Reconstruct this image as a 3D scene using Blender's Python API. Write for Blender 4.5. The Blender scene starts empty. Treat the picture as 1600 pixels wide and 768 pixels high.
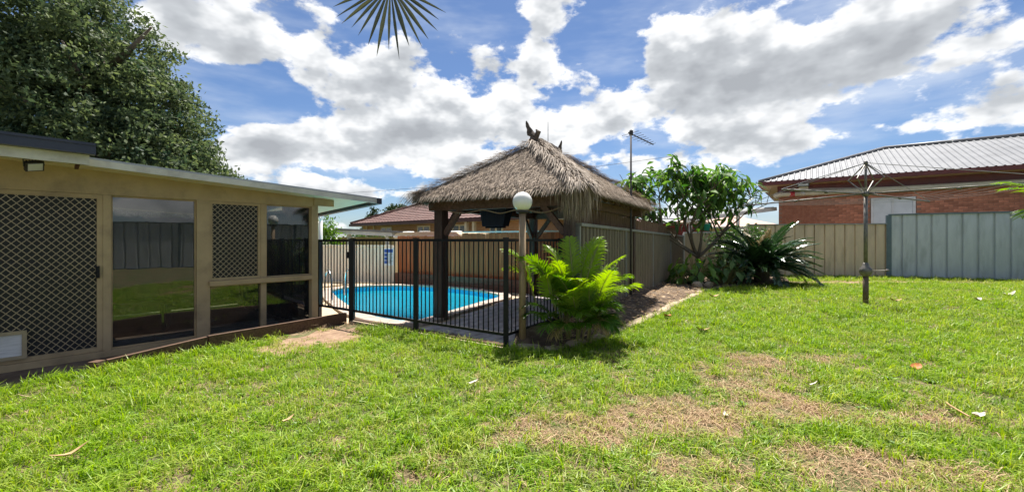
import bpy, math, random
import numpy as np
from mathutils import Vector, Matrix
R = math.radians
random.seed(7)
rng = np.random.default_rng(11)
SC = bpy.context.scene
COL = SC.collection

# ------------------------------------------------------------------ camera, world, sun, exposure
F = 660.0                      # focal length in pixels of the 1600 px wide photograph
EYE = 1.27
cam_d = bpy.data.cameras.new('camera')
cam_d.sensor_width = 36.0
cam_d.lens = 36.0 * F / 1600.0
cam_d.shift_y = -10.0 / 1600.0
cam_d.clip_start = 0.05
cam_d.clip_end = 4000
cam = bpy.data.objects.new('camera', cam_d)
COL.objects.link(cam)
cam.location = (0, 0, EYE)
cam.rotation_euler = (R(90), 0, 0)
SC.camera = cam

SUN_AZ = Vector((0.20, 1.0)).normalized()      # horizontal direction towards the sun (behind the gazebo)
SUN_EL = 66.0
world = bpy.data.worlds.new('World')
SC.world = world
world.use_nodes = True
wn, wl = world.node_tree.nodes, world.node_tree.links
wn.clear()

def wnode(t, **kw):
    n = wn.new(t)
    for k, v in kw.items():
        setattr(n, k, v)
    return n

def wmath(op, a, b=None, c=None, clamp=False):
    n = wnode('ShaderNodeMath', operation=op, use_clamp=clamp)
    for i, x in enumerate((a, b, c)):
        if x is None: continue
        if isinstance(x, (int, float)): n.inputs[i].default_value = x
        else: wl.new(x, n.inputs[i])
    return n.outputs[0]

def wvec(op, a, b=None):
    n = wnode('ShaderNodeVectorMath', operation=op)
    for i, x in enumerate((a, b)):
        if x is None: continue
        if isinstance(x, (tuple, list)): n.inputs[i].default_value = x
        else: wl.new(x, n.inputs[i])
    return n

sky = wnode('ShaderNodeTexSky', sky_type='NISHITA', sun_disc=False)
sky.sun_elevation = R(SUN_EL)
sky.sun_rotation = math.atan2(SUN_AZ.x, SUN_AZ.y)
sky.altitude = 300
sky.air_density = 1.0
sky.dust_density = 0.6
sky.ozone_density = 2.2
tc = wnode('ShaderNodeTexCoord')
dirn = wvec('NORMALIZE', tc.outputs['Generated']).outputs[0]
stretch = wvec('MULTIPLY', dirn, (1.0, 1.0, 1.75)).outputs[0]

def cloud_noise(vec, scale, detail, rough, off, dist=0.0):
    add = wvec('ADD', vec, off).outputs[0]
    n = wnode('ShaderNodeTexNoise', noise_dimensions='3D')
    n.inputs['Scale'].default_value = scale
    n.inputs['Detail'].default_value = detail
    n.inputs['Roughness'].default_value = rough
    n.inputs['Distortion'].default_value = dist
    wl.new(add, n.inputs['Vector'])
    return n.outputs['Fac']

# cloud banks seen in the frame: (u, v, radius_u, radius_v, weight), turned into sky directions
BANKS = [(660,170,210,85,.20),(520,205,120,55,.12),(850,40,55,55,.17),(790,120,110,60,.12),(1120,70,140,90,.11),
         (1300,120,210,75,.07),(1440,80,150,60,.12),(1540,170,120,70,.14),(1000,180,150,70,.15),(330,45,95,55,.17),
         (420,245,100,38,.13),(620,235,140,45,.12),(1130,235,120,40,.15),(1350,215,170,30,.10),(590,303,90,14,.12),
         (955,50,45,60,-.20),(690,22,170,50,-.20),(420,130,90,80,-.20),(360,175,90,45,-.18),(1010,225,70,22,-.16),(560,270,130,16,-.12),(745,235,120,18,-.10),
         (1590,95,60,30,-.13),(1430,218,90,16,-.12)]
bias = None
for (u, v, ru, rv, w) in BANKS:
    d0 = Vector(((u - 800) / F, 1.0, (374 - v) / F)); L = d0.length; d0.normalize()
    right = Vector((0, 0, 1)).cross(d0).normalized() * -1
    up = right.cross(d0).normalized()
    du = wmath('MULTIPLY', wvec('DOT_PRODUCT', dirn, tuple(right)).outputs['Value'], F * L / ru)
    dv = wmath('MULTIPLY', wvec('DOT_PRODUCT', dirn, tuple(up)).outputs['Value'], F * L / rv)
    fw = wmath('GREATER_THAN', wvec('DOT_PRODUCT', dirn, tuple(d0)).outputs['Value'], 0.0)
    rr = wmath('ADD', wmath('MULTIPLY', du, du), wmath('MULTIPLY', dv, dv))
    g = wmath('MULTIPLY', wmath('POWER', 2.71828, wmath('MULTIPLY', rr, -1.0)), fw)
    g = wmath('MULTIPLY', g, w)
    bias = g if bias is None else wmath('ADD', bias, g)

OFF = (3.1, 1.7, 0.4)
n1 = cloud_noise(stretch, 3.6, 9, 0.57, OFF)
OFF2 = (3.1 - 0.004, 1.7 - 0.015, 0.4 + 0.055)                    # the same field a little nearer the sun
n2 = cloud_noise(stretch, 3.6, 5, 0.57, OFF2)
puff = cloud_noise(stretch, 12.0, 5, 0.56, (7.0, 3.0, 1.0))
puff2 = cloud_noise(stretch, 12.0, 3, 0.5, (7.0, 2.98, 1.045))    # cauliflower lumps
puffb = wmath('MULTIPLY', wmath('SUBTRACT', puff, 0.5), 0.24)
puffs = wmath('MULTIPLY', wmath('SUBTRACT', puff2, 0.5), 0.52)
dens = wmath('ADD', wmath('ADD', n1, wmath('MULTIPLY', bias, 0.85)), puffb)
dens2 = wmath('ADD', wmath('ADD', n2, wmath('MULTIPLY', bias, 0.72)), puffs)
mask_n = wnode('ShaderNodeMapRange', interpolation_type='SMOOTHSTEP')
wl.new(dens, mask_n.inputs['Value'])
mask_n.inputs['From Min'].default_value = 0.536
mask_n.inputs['From Max'].default_value = 0.592
mask = mask_n.outputs['Result']
# thick parts are grey from below, thin rims bright
thick = wnode('ShaderNodeMapRange', interpolation_type='LINEAR')
wl.new(dens2, thick.inputs['Value'])
thick.inputs['From Min'].default_value = 0.46
thick.inputs['From Max'].default_value = 0.80
ramp = wnode('ShaderNodeValToRGB')
cr = ramp.color_ramp
cr.elements[0].position = 0.0; cr.elements[0].color = (1.0, 1.0, 1.0, 1)
cr.elements[1].position = 1.0; cr.elements[1].color = (0.36, 0.38, 0.41, 1)
e = cr.elements.new(0.22); e.color = (0.88, 0.89, 0.90, 1)
e = cr.elements.new(0.60); e.color = (0.50, 0.525, 0.555, 1)
wl.new(thick.outputs['Result'], ramp.inputs['Fac'])
cloudc = wvec('SCALE', ramp.outputs['Color']); cloudc.inputs['Scale'].default_value = 7.2
# thin high veil
veil = cloud_noise(wvec('MULTIPLY', dirn, (1.0, 1.0, 4.0)).outputs[0], 2.3, 5, 0.6, (9.0, 2.0, 5.0))
veil_m = wnode('ShaderNodeMapRange', interpolation_type='SMOOTHSTEP')
wl.new(veil, veil_m.inputs['Value'])
veil_m.inputs['From Min'].default_value = 0.42
veil_m.inputs['From Max'].default_value = 0.80
veil_m.inputs['To Max'].default_value = 0.60
mixv = wnode('ShaderNodeMix', data_type='RGBA')
wl.new(veil_m.outputs['Result'], mixv.inputs[0])
SKYGAIN = wvec('MULTIPLY', sky.outputs['Color'], (0.48, 0.555, 0.665)).outputs[0]
wl.new(SKYGAIN, mixv.inputs[6])
mixv.inputs[7].default_value = (5.2, 5.6, 6.1, 1)
mixc = wnode('ShaderNodeMix', data_type='RGBA')
wl.new(mask, mixc.inputs[0])
wl.new(mixv.outputs[2], mixc.inputs[6])
wl.new(cloudc.outputs[0], mixc.inputs[7])
bg = wnode('ShaderNodeBackground')
bg.inputs['Strength'].default_value = 0.082
wl.new(mixc.outputs[2], bg.inputs['Color'])
world.cycles.sampling_method = 'MANUAL'
world.cycles.sample_map_resolution = 512
wo = wnode('ShaderNodeOutputWorld')
wl.new(bg.outputs[0], wo.inputs['Surface'])

sun_d = bpy.data.lights.new('sun', 'SUN')
sun_d.energy = 5.0
sun_d.angle = R(0.55)
sun_d.color = (1.0, 0.95, 0.87)
sun = bpy.data.objects.new('sun', sun_d)
COL.objects.link(sun)
to_sun = Vector((SUN_AZ.x * math.cos(R(SUN_EL)), SUN_AZ.y * math.cos(R(SUN_EL)), math.sin(R(SUN_EL))))
sun.rotation_euler = to_sun.to_track_quat('Z', 'Y').to_euler()
sun.location = (0, 0, 30)

SC.render.engine = 'CYCLES'
SC.view_settings.view_transform = 'Standard'
SC.view_settings.look = 'None'
SC.view_settings.exposure = 1.08
SC.view_settings.gamma = 1.0
SC.view_settings.use_curve_mapping = False
SC.cycles.use_denoising = True
SC.cycles.max_bounces = 6
SC.cycles.diffuse_bounces = 3
SC.cycles.glossy_bounces = 3
SC.cycles.transparent_max_bounces = 16
SC.cycles.caustics_reflective = False
SC.cycles.caustics_refractive = False

# ------------------------------------------------------------------ materials
MATS = {}
def nmat(name):
    m = bpy.data.materials.new(name); m.use_nodes = True
    nt = m.node_tree; nt.nodes.clear()
    out = nt.nodes.new('ShaderNodeOutputMaterial')
    MATS[name] = m
    return m, nt, out

def noise_node(nt, scale, detail=4, rough=0.55, coord='Object', stretch=None):
    t = nt.nodes.new('ShaderNodeTexCoord')
    n = nt.nodes.new('ShaderNodeTexNoise')
    n.inputs['Scale'].default_value = scale
    n.inputs['Detail'].default_value = detail
    n.inputs['Roughness'].default_value = rough
    src = t.outputs[coord]
    if stretch:
        mp = nt.nodes.new('ShaderNodeMapping'); mp.inputs['Scale'].default_value = stretch
        nt.links.new(src, mp.inputs['Vector']); src = mp.outputs['Vector']
    nt.links.new(src, n.inputs['Vector'])
    return n.outputs['Fac']

def mixrgb(nt, fac, a, b):
    m = nt.nodes.new('ShaderNodeMix'); m.data_type = 'RGBA'
    if isinstance(fac, (int, float)): m.inputs[0].default_value = fac
    else: nt.links.new(fac, m.inputs[0])
    for i, c in ((6, a), (7, b)):
        if isinstance(c, (tuple, list)): m.inputs[i].default_value = (*c[:3], 1)
        else: nt.links.new(c, m.inputs[i])
    return m.outputs[2]

def maprange(nt, val, a, b, c=0.0, d=1.0):
    m = nt.nodes.new('ShaderNodeMapRange'); m.interpolation_type = 'SMOOTHSTEP'
    nt.links.new(val, m.inputs['Value'])
    for k, x in zip(('From Min', 'From Max', 'To Min', 'To Max'), (a, b, c, d)): m.inputs[k].default_value = x
    return m.outputs['Result']

def mat(name, c1, c2=None, rough=0.6, scale=6.0, stretch=None, metal=0.0, bump=0.0, bscale=40.0, spec=0.4,
        grime=None, gscale=1.2, gamt=0.5, coord='Object', random_obj=0.0, bstretch=None, aniso=None, lo=0.35, hi=0.65):
    m, nt, out = nmat(name)
    b = nt.nodes.new('ShaderNodeBsdfPrincipled')
    nt.links.new(b.outputs[0], out.inputs['Surface'])
    if c2 is None: c2 = tuple(x * 0.8 for x in c1)
    col = mixrgb(nt, maprange(nt, noise_node(nt, scale, 5, 0.6, coord, stretch), lo, hi), c1, c2)
    if grime is not None:
        col = mixrgb(nt, maprange(nt, noise_node(nt, gscale, 6, 0.68, coord, stretch), 0.48, 0.72, 0, gamt), col, grime)
    if random_obj:
        oi = nt.nodes.new('ShaderNodeObjectInfo')
        hs = nt.nodes.new('ShaderNodeHueSaturation')
        mr = nt.nodes.new('ShaderNodeMapRange')
        nt.links.new(oi.outputs['Random'], mr.inputs['Value'])
        mr.inputs['To Min'].default_value = 1 - random_obj; mr.inputs['To Max'].default_value = 1 + random_obj
        nt.links.new(mr.outputs[0], hs.inputs['Value']); nt.links.new(col, hs.inputs['Color'])
        col = hs.outputs['Color']
    nt.links.new(col, b.inputs['Base Color'])
    b.inputs['Roughness'].default_value = rough
    b.inputs['Metallic'].default_value = metal
    b.inputs['Specular IOR Level'].default_value = spec
    if bump:
        bn = nt.nodes.new('ShaderNodeBump'); bn.inputs['Strength'].default_value = bump; bn.inputs['Distance'].default_value = 0.02
        nt.links.new(noise_node(nt, bscale, 5, 0.6, coord, bstretch or stretch), bn.inputs['Height'])
        nt.links.new(bn.outputs[0], b.inputs['Normal'])
    return m

def leaf_mat(name, dark, light, trans=0.35, rough=0.42, inst=False, spec=0.45, third=None):
    """leaf: colour runs from dark to light by the per-leaf value stored on the mesh"""
    m, nt, out = nmat(name)
    at = nt.nodes.new('ShaderNodeAttribute'); at.attribute_name = 'rnd'
    col = mixrgb(nt, at.outputs['Fac'], dark, light)
    if inst:
        ai = nt.nodes.new('ShaderNodeAttribute'); ai.attribute_type = 'INSTANCER'; ai.attribute_name = 'tint'
        col = mixrgb(nt, ai.outputs['Fac'], col, third)
    b = nt.nodes.new('ShaderNodeBsdfPrincipled')
    nt.links.new(col, b.inputs['Base Color'])
    b.inputs['Roughness'].default_value = rough
    b.inputs['Specular IOR Level'].default_value = spec
    t = nt.nodes.new('ShaderNodeBsdfTranslucent')
    hs = nt.nodes.new('ShaderNodeHueSaturation'); hs.inputs['Saturation'].default_value = 1.15; hs.inputs['Value'].default_value = 1.5
    nt.links.new(col, hs.inputs['Color']); nt.links.new(hs.outputs[0], t.inputs['Color'])
    mx = nt.nodes.new('ShaderNodeMixShader'); mx.inputs[0].default_value = trans
    nt.links.new(b.outputs[0], mx.inputs[1]); nt.links.new(t.outputs[0], mx.inputs[2])
    nt.links.new(mx.outputs[0], out.inputs['Surface'])
    return m

def glass_mat(name, tint, ior=1.5, rough=0.0, bump=0.0, bscale=2.0, gain=1.0, dirt=0.0):
    m, nt, out = nmat(name)
    tr = nt.nodes.new('ShaderNodeBsdfTransparent'); tr.inputs['Color'].default_value = (*tint, 1)
    gl = nt.nodes.new('ShaderNodeBsdfGlossy'); gl.inputs['Roughness'].default_value = rough
    fr = nt.nodes.new('ShaderNodeFresnel'); fr.inputs['IOR'].default_value = ior
    fac = fr.outputs[0]
    if gain != 1.0:
        mm = nt.nodes.new('ShaderNodeMath'); mm.operation = 'MULTIPLY'; mm.use_clamp = True
        nt.links.new(fac, mm.inputs[0]); mm.inputs[1].default_value = gain; fac = mm.outputs[0]
    mx = nt.nodes.new('ShaderNodeMixShader')
    nt.links.new(fac, mx.inputs[0]); nt.links.new(tr.outputs[0], mx.inputs[1]); nt.links.new(gl.outputs[0], mx.inputs[2])
    res = mx.outputs[0]
    if bump:
        bn = nt.nodes.new('ShaderNodeBump'); bn.inputs['Strength'].default_value = bump; bn.inputs['Distance'].default_value = 0.05
        nt.links.new(noise_node(nt, bscale, 4, 0.5), bn.inputs['Height'])
        nt.links.new(bn.outputs[0], gl.inputs['Normal']); nt.links.new(bn.outputs[0], fr.inputs['Normal'])
    if dirt:
        df = nt.nodes.new('ShaderNodeBsdfDiffuse'); df.inputs['Color'].default_value = (0.4, 0.4, 0.38, 1)
        m2 = nt.nodes.new('ShaderNodeMixShader')
        nt.links.new(maprange(nt, noise_node(nt, 2.2, 6, 0.7), 0.4, 0.8, dirt * 0.3, dirt), m2.inputs[0])
        nt.links.new(res, m2.inputs[1]); nt.links.new(df.outputs[0], m2.inputs[2]); res = m2.outputs[0]
    nt.links.new(res, out.inputs['Surface'])
    return m

def brick_mat(name, c1, c2, mortar, bw, bh, ms=0.012, bump=0.5, rough=0.85, offset=0.5, coord='Object'):
    m, nt, out = nmat(name)
    t = nt.nodes.new('ShaderNodeTexCoord')
    sep = nt.nodes.new('ShaderNodeSeparateXYZ'); nt.links.new(t.outputs[coord], sep.inputs[0])
    cmb = nt.nodes.new('ShaderNodeCombineXYZ')
    ad = nt.nodes.new('ShaderNodeMath'); nt.links.new(sep.outputs['X'], ad.inputs[0]); nt.links.new(sep.outputs['Y'], ad.inputs[1])
    nt.links.new(ad.outputs[0], cmb.inputs['X']); nt.links.new(sep.outputs['Z'], cmb.inputs['Y'])
    br = nt.nodes.new('ShaderNodeTexBrick')
    br.inputs['Color1'].default_value = (*c1, 1); br.inputs['Color2'].default_value = (*c2, 1); br.inputs['Mortar'].default_value = (*mortar, 1)
    br.inputs['Scale'].default_value = 1.0; br.inputs['Brick Width'].default_value = bw; br.inputs['Row Height'].default_value = bh
    br.inputs['Mortar Size'].default_value = ms; br.offset = offset
    nt.links.new(cmb.outputs[0], br.inputs['Vector'])
    b = nt.nodes.new('ShaderNodeBsdfPrincipled'); b.inputs['Roughness'].default_value = rough
    col = mixrgb(nt, maprange(nt, noise_node(nt, 0.9, 6, 0.6), 0.35, 0.7, 0, 0.45), br.outputs['Color'], tuple(x * 0.6 for x in c2))
    nt.links.new(col, b.inputs['Base Color'])
    bn = nt.nodes.new('ShaderNodeBump'); bn.inputs['Strength'].default_value = bump; bn.inputs['Distance'].default_value = 0.01; bn.invert = True
    nt.links.new(br.outputs['Fac'], bn.inputs['Height']); nt.links.new(bn.outputs[0], b.inputs['Normal'])
    nt.links.new(b.outputs[0], out.inputs['Surface'])
    return m

# ------------------------------------------------------------------ mesh helpers
class MB:
    def __init__(s): s.v = []; s.f = []; s.r = []; s.cur = 0.5
    def add(s, vs, fs):
        o = len(s.v)
        s.v.extend([tuple(p) for p in vs]); s.r.extend([s.cur] * len(vs))
        s.f.extend([tuple(i + o for i in f) for f in fs]); return s
    def box(s, c, size, m=None):
        x, y, z = (k * 0.5 for k in size)
        vs = [Vector((a * x, b * y, d * z)) for d in (-1, 1) for b in (-1, 1) for a in (-1, 1)]
        if m is not None: vs = [m @ p for p in vs]
        c = Vector(c)
        return s.add([p + c for p in vs], [(0,2,3,1),(4,5,7,6),(0,1,5,4),(2,6,7,3),(0,4,6,2),(1,3,7,5)])
    def bb(s, x0, x1, y0, y1, z0, z1):
        return s.box(((x0+x1)/2, (y0+y1)/2, (z0+z1)/2), (abs(x1-x0), abs(y1-y0), abs(z1-z0)))
    def bevbox(s, x0, x1, y0, y1, z0, z1, b):
        """block whose upper edges are chamfered"""
        rs = [(x0, x1, y0, y1, z0), (x0, x1, y0, y1, z1-b), (x0+b, x1-b, y0+b, y1-b, z1)]
        vs = []; fs = [(3, 2, 1, 0), (8, 9, 10, 11)]
        for (a, c, d, e, z) in rs: vs += [(a, d, z), (c, d, z), (c, e, z), (a, e, z)]
        for k in range(2):
            for i in range(4):
                j = (i+1) % 4; fs.append((k*4+i, k*4+j, k*4+4+j, k*4+4+i))
        return s.add(vs, fs)
    def beam(s, p0, p1, w, h, up=(0, 0, 1)):
        p0, p1 = Vector(p0), Vector(p1); d = (p1 - p0).normalized(); up = Vector(up)
        if abs(d.dot(up)) > 0.98: up = Vector((0, 1, 0))
        x = d.cross(up).normalized() * w / 2; y = x.cross(d).normalized() * h / 2
        vs = [p0-x-y, p0+x-y, p0+x+y, p0-x+y, p1-x-y, p1+x-y, p1+x+y, p1-x+y]
        return s.add(vs, [(0,3,2,1),(4,5,6,7),(0,1,5,4),(1,2,6,5),(2,3,7,6),(3,0,4,7)])
    def tube(s, pts, rad, n=8, cap=True):
        pts = [Vector(p) for p in pts]
        if isinstance(rad, (int, float)): rad = [rad] * len(pts)
        vs = []; prev = None
        for i, p in enumerate(pts):
            d = (pts[min(i+1, len(pts)-1)] - pts[max(i-1, 0)]).normalized()
            if prev is None:
                a = Vector((0, 0, 1)) if abs(d.z) < 0.9 else Vector((1, 0, 0))
                x = d.cross(a).normalized()
            else:
                x = (prev - d * prev.dot(d)).normalized()
            prev = x; y = d.cross(x)
            for k in range(n):
                t = 2 * math.pi * k / n
                vs.append(p + (x * math.cos(t) + y * math.sin(t)) * rad[i])
        fs = []
        for i in range(len(pts)-1):
            for k in range(n):
                j = (k+1) % n; fs.append((i*n+k, i*n+j, (i+1)*n+j, (i+1)*n+k))
        if cap:
            fs.append(tuple(range(n-1, -1, -1))); fs.append(tuple((len(pts)-1)*n + k for k in range(n)))
        return s.add(vs, fs)
    def lathe(s, prof, c=(0, 0, 0), n=20):
        c = Vector(c); vs = []; fs = []
        for (r, z) in prof:
            for k in range(n):
                t = 2 * math.pi * k / n; vs.append(c + Vector((r * math.cos(t), r * math.sin(t), z)))
        for i in range(len(prof)-1):
            for k in range(n):
                j = (k+1) % n; fs.append((i*n+k, i*n+j, (i+1)*n+j, (i+1)*n+k))
        fs.append(tuple(range(n-1, -1, -1))); fs.append(tuple((len(prof)-1)*n + k for k in range(n)))
        return s.add(vs, fs)
    def prism(s, poly, z0, z1):
        n = len(poly)
        vs = [(p[0], p[1], z0) for p in poly] + [(p[0], p[1], z1) for p in poly]
        return s.add(vs, [tuple(range(n-1, -1, -1)), tuple(range(n, 2*n))] + [(i, (i+1) % n, n+(i+1) % n, n+i) for i in range(n)])
    def mesh(s, name, m=None, smooth=False):
        me = bpy.data.meshes.new(name)
        me.from_pydata(s.v, [], s.f)
        if s.v:
            a = me.attributes.new('rnd', 'FLOAT', 'POINT'); a.data.foreach_set('value', np.array(s.r, dtype=np.float32))
        if m is not None: me.materials.append(MATS[m] if isinstance(m, str) else m)
        if smooth: me.polygons.foreach_set('use_smooth', [True] * len(me.polygons))
        me.update()
        return me
    def build(s, name, m, parent=None, smooth=False, loc=None):
        return link(name, s.mesh(name, m, smooth), parent, loc)

def link(name, data, parent=None, loc=None):
    o = bpy.data.objects.new(name, data); COL.objects.link(o)
    if parent is not None: o.parent = parent
    if loc is not None: o.location = loc
    return o

def tag(o, label=None, cat=None, group=None, kind=None):
    if label: o['label'] = label
    if cat: o['category'] = cat
    if group: o['group'] = group
    if kind: o['kind'] = kind
    return o

def empty(name, loc, rz, label, cat, group=None):
    o = bpy.data.objects.new(name, None); COL.objects.link(o)
    o.empty_display_size = 0.2
    o.location = loc; o.rotation_euler = (0, 0, rz)
    return tag(o, label, cat, group)

def structure(o): o['kind'] = 'structure'; return o

def px(u, v, z=0.0):
    """ground point under a pixel of the photograph, at height z"""
    Y = F * (EYE - z) / (v - 374.0)
    return Vector(((u - 800.0) / F * Y, Y, z))

def spline(pts, closed=False, n=8):
    P = [Vector(p) for p in pts]; N = len(P); out = []
    for i in range(N if closed else N - 1):
        if closed: a, b, c, d = P[(i-1) % N], P[i], P[(i+1) % N], P[(i+2) % N]
        else: a, b, c, d = P[max(i-1, 0)], P[i], P[i+1], P[min(i+2, N-1)]
        for k in range(n):
            t = k / n
            out.append(0.5 * ((2*b) + (c-a)*t + (2*a-5*b+4*c-d)*t*t + (3*b-a-3*c+d)*t*t*t))
    if not closed: out.append(P[-1])
    return out

def inside(poly, xs, ys):
    xs = np.asarray(xs); ys = np.asarray(ys); r = np.zeros(xs.shape, bool); n = len(poly)
    for i in range(n):
        x1, y1 = poly[i][0], poly[i][1]; x2, y2 = poly[(i+1) % n][0], poly[(i+1) % n][1]
        c = ((y1 > ys) != (y2 > ys)) & (xs < (x2-x1) * (ys-y1) / ((y2-y1) if y2 != y1 else 1e-9) + x1)
        r ^= c
    return r

# ------------------------------------------------------------------ the palette
mat('soil', (0.20, 0.125, 0.078), (0.32, 0.215, 0.14), 0.95, 9, bump=0.6, bscale=30, grime=(0.30, 0.20, 0.12), gscale=2.5)
mat('bed_soil', (0.075, 0.048, 0.03), (0.16, 0.11, 0.07), 0.95, 7, bump=0.9, bscale=35, grime=(0.26, 0.2, 0.14), gscale=4, gamt=0.7)
mat('far_ground', (0.06, 0.09, 0.025), (0.12, 0.10, 0.05), 0.95, 0.4)
mat('path_concrete', (0.20, 0.15, 0.11), (0.11, 0.075, 0.05), 0.9, 3, bump=0.3, bscale=60, grime=(0.05, 0.035, 0.025), gamt=0.7)
mat('wall_beige', (0.47, 0.345, 0.195), (0.41, 0.30, 0.168), 0.55, 3, grime=(0.21, 0.155, 0.095), gscale=2.0, gamt=0.6, bump=0.08)
mat('soffit_cream', (0.72, 0.62, 0.46), (0.64, 0.55, 0.41), 0.6, 2.0, grime=(0.42, 0.36, 0.28), gamt=0.35)
mat('fascia_white', (0.66, 0.63, 0.55), (0.55, 0.52, 0.46), 0.5, 4, grime=(0.33, 0.30, 0.26), gscale=3.0, gamt=0.5)
mat('gutter_dark', (0.018, 0.022, 0.038), (0.03, 0.033, 0.05), 0.35, 3, spec=0.5)
mat('roof_metal', (0.42, 0.43, 0.44), (0.34, 0.35, 0.36), 0.4, 2, metal=0.3)
mat('mesh_metal', (0.42, 0.34, 0.22), (0.34, 0.275, 0.18), 0.4, 5, metal=0.2)
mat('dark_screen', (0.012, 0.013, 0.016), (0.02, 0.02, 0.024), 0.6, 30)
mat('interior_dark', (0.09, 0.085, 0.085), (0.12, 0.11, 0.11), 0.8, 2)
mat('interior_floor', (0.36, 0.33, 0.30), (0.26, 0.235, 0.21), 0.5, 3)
mat('curtain_navy', (0.012, 0.016, 0.035), (0.02, 0.026, 0.05), 0.8, 4, stretch=(8, 8, 0.4))
mat('board_grey', (0.70, 0.69, 0.67), (0.58, 0.57, 0.55), 0.6, 5, stretch=(1, 10, 10))
mat('black_metal', (0.006, 0.006, 0.008), (0.009, 0.009, 0.011), 0.5, 5, spec=0.25)
mat('lamp_black', (0.02, 0.018, 0.018), (0.035, 0.03, 0.03), 0.45, 8)
mat('sleeper', (0.085, 0.048, 0.03), (0.14, 0.08, 0.05), 0.85, 5, stretch=(1, 10, 10), bump=0.5, bscale=14, grime=(0.03, 0.02, 0.015))
mat('sleeper_grey', (0.17, 0.078, 0.05), (0.23, 0.105, 0.07), 0.85, 5, stretch=(1.5, 1.5, 8), bump=0.4, bscale=20)
mat('post_dark', (0.045, 0.026, 0.02), (0.085, 0.05, 0.036), 0.6, 5, stretch=(9, 9, 1), bump=0.5, bscale=12, random_obj=0.1)
mat('beam_brown', (0.095, 0.052, 0.036), (0.15, 0.085, 0.058), 0.65, 4, stretch=(6, 6, 6), bump=0.4, bscale=18)
mat('lamp_pole', (0.34, 0.24, 0.14), (0.26, 0.18, 0.11), 0.6, 6, stretch=(5, 5, 1), bump=0.2)
mat('globe', (0.82, 0.81, 0.77), (0.75, 0.73, 0.68), 0.22, 3, spec=0.5)
mat('paling', (0.47, 0.145, 0.052), (0.36, 0.105, 0.04), 0.85, 4, stretch=(8, 8, 0.7), bump=0.4, bscale=16, random_obj=0.22, grime=(0.42, 0.16, 0.07), gscale=1.4, gamt=0.5)
mat('bamboo', (0.20, 0.125, 0.075), (0.12, 0.07, 0.042), 0.8, 14, stretch=(6, 6, 0.5), bump=0.4)
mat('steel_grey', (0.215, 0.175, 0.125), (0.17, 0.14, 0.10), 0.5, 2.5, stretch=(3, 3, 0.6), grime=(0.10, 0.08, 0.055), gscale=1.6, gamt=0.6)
mat('steel_beige', (0.66, 0.51, 0.35), (0.58, 0.45, 0.31), 0.5, 2.5, stretch=(3, 3, 0.6), grime=(0.33, 0.25, 0.17), gscale=1.2, gamt=0.4, random_obj=0.05)
mat('steel_blue', (0.56, 0.59, 0.60), (0.50, 0.53, 0.54), 0.45, 2.5, stretch=(3, 3, 0.6), grime=(0.25, 0.28, 0.27), gscale=1.2, gamt=0.45, random_obj=0.05)
mat('steel_blue_dark', (0.13, 0.18, 0.20), (0.10, 0.14, 0.16), 0.45, 3)
mat('steel_cream', (0.82, 0.76, 0.64), (0.76, 0.70, 0.58), 0.5, 2.5, stretch=(3, 3, 0.6), grime=(0.45, 0.40, 0.30), gamt=0.3)
mat('rail_grey', (0.32, 0.32, 0.30), (0.25, 0.25, 0.24), 0.45, 5, metal=0.2)
mat('white_paint', (0.75, 0.74, 0.71), (0.66, 0.65, 0.62), 0.45, 4, grime=(0.5, 0.47, 0.42), gamt=0.3)
mat('galvanised', (0.21, 0.195, 0.17), (0.14, 0.128, 0.112), 0.5, 18, metal=0.5, bump=0.1)
mat('rusty_pipe', (0.17, 0.13, 0.095), (0.11, 0.075, 0.05), 0.6, 16, metal=0.4, stretch=(4, 4, 1), bump=0.25)
mat('wire', (0.20, 0.20, 0.19), (0.14, 0.14, 0.135), 0.45, 10, metal=0.5)
mat('cable', (0.04, 0.035, 0.035), (0.06, 0.05, 0.05), 0.6, 10)
mat('fixture_cream', (0.62, 0.54, 0.40), (0.52, 0.45, 0.34), 0.5, 6)
mat('pipe_cream', (0.68, 0.61, 0.47), (0.58, 0.51, 0.39), 0.5, 3, grime=(0.40, 0.34, 0.25), gamt=0.4)
mat('red_fascia', (0.17, 0.04, 0.036), (0.13, 0.032, 0.028), 0.4, 4)
mat('red_wall', (0.20, 0.028, 0.025), (0.15, 0.022, 0.02), 0.6, 4, grime=(0.09, 0.02, 0.02))
mat('soffit_tan', (0.46, 0.30, 0.17), (0.40, 0.26, 0.145), 0.6, 2)
mat('roof_zinc', (0.215, 0.22, 0.23), (0.18, 0.185, 0.195), 0.55, 1.5, metal=0.1, grime=(0.14, 0.14, 0.145), gamt=0.4)
mat('ridge_grey', (0.23, 0.22, 0.22), (0.18, 0.175, 0.175), 0.5, 4)
mat('shutter_white', (0.72, 0.73, 0.72), (0.66, 0.67, 0.66), 0.5, 4)
mat('brick_red', (0.54, 0.225, 0.13), (0.41, 0.155, 0.09), 0.85, 9, random_obj=0.28, bump=0.4, bscale=60)
mat('mortar_red', (0.36, 0.21, 0.145), (0.29, 0.165, 0.115), 0.9, 12)
brick_mat('brick_orange', (0.50, 0.265, 0.135), (0.42, 0.215, 0.11), (0.46, 0.32, 0.21), 0.24, 0.086)
mat('tile_red', (0.165, 0.078, 0.062), (0.115, 0.055, 0.046), 0.7, 6, grime=(0.21, 0.14, 0.115), gscale=2.2, gamt=0.6, bump=0.2)
mat('eave_brown', (0.10, 0.04, 0.03), (0.075, 0.03, 0.024), 0.5, 4)
mat('frame_cream', (0.66, 0.56, 0.38), (0.58, 0.49, 0.33), 0.5, 4)
mat('pane_dark', (0.045, 0.05, 0.05), (0.065, 0.07, 0.065), 0.08, 3, spec=0.6)
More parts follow.
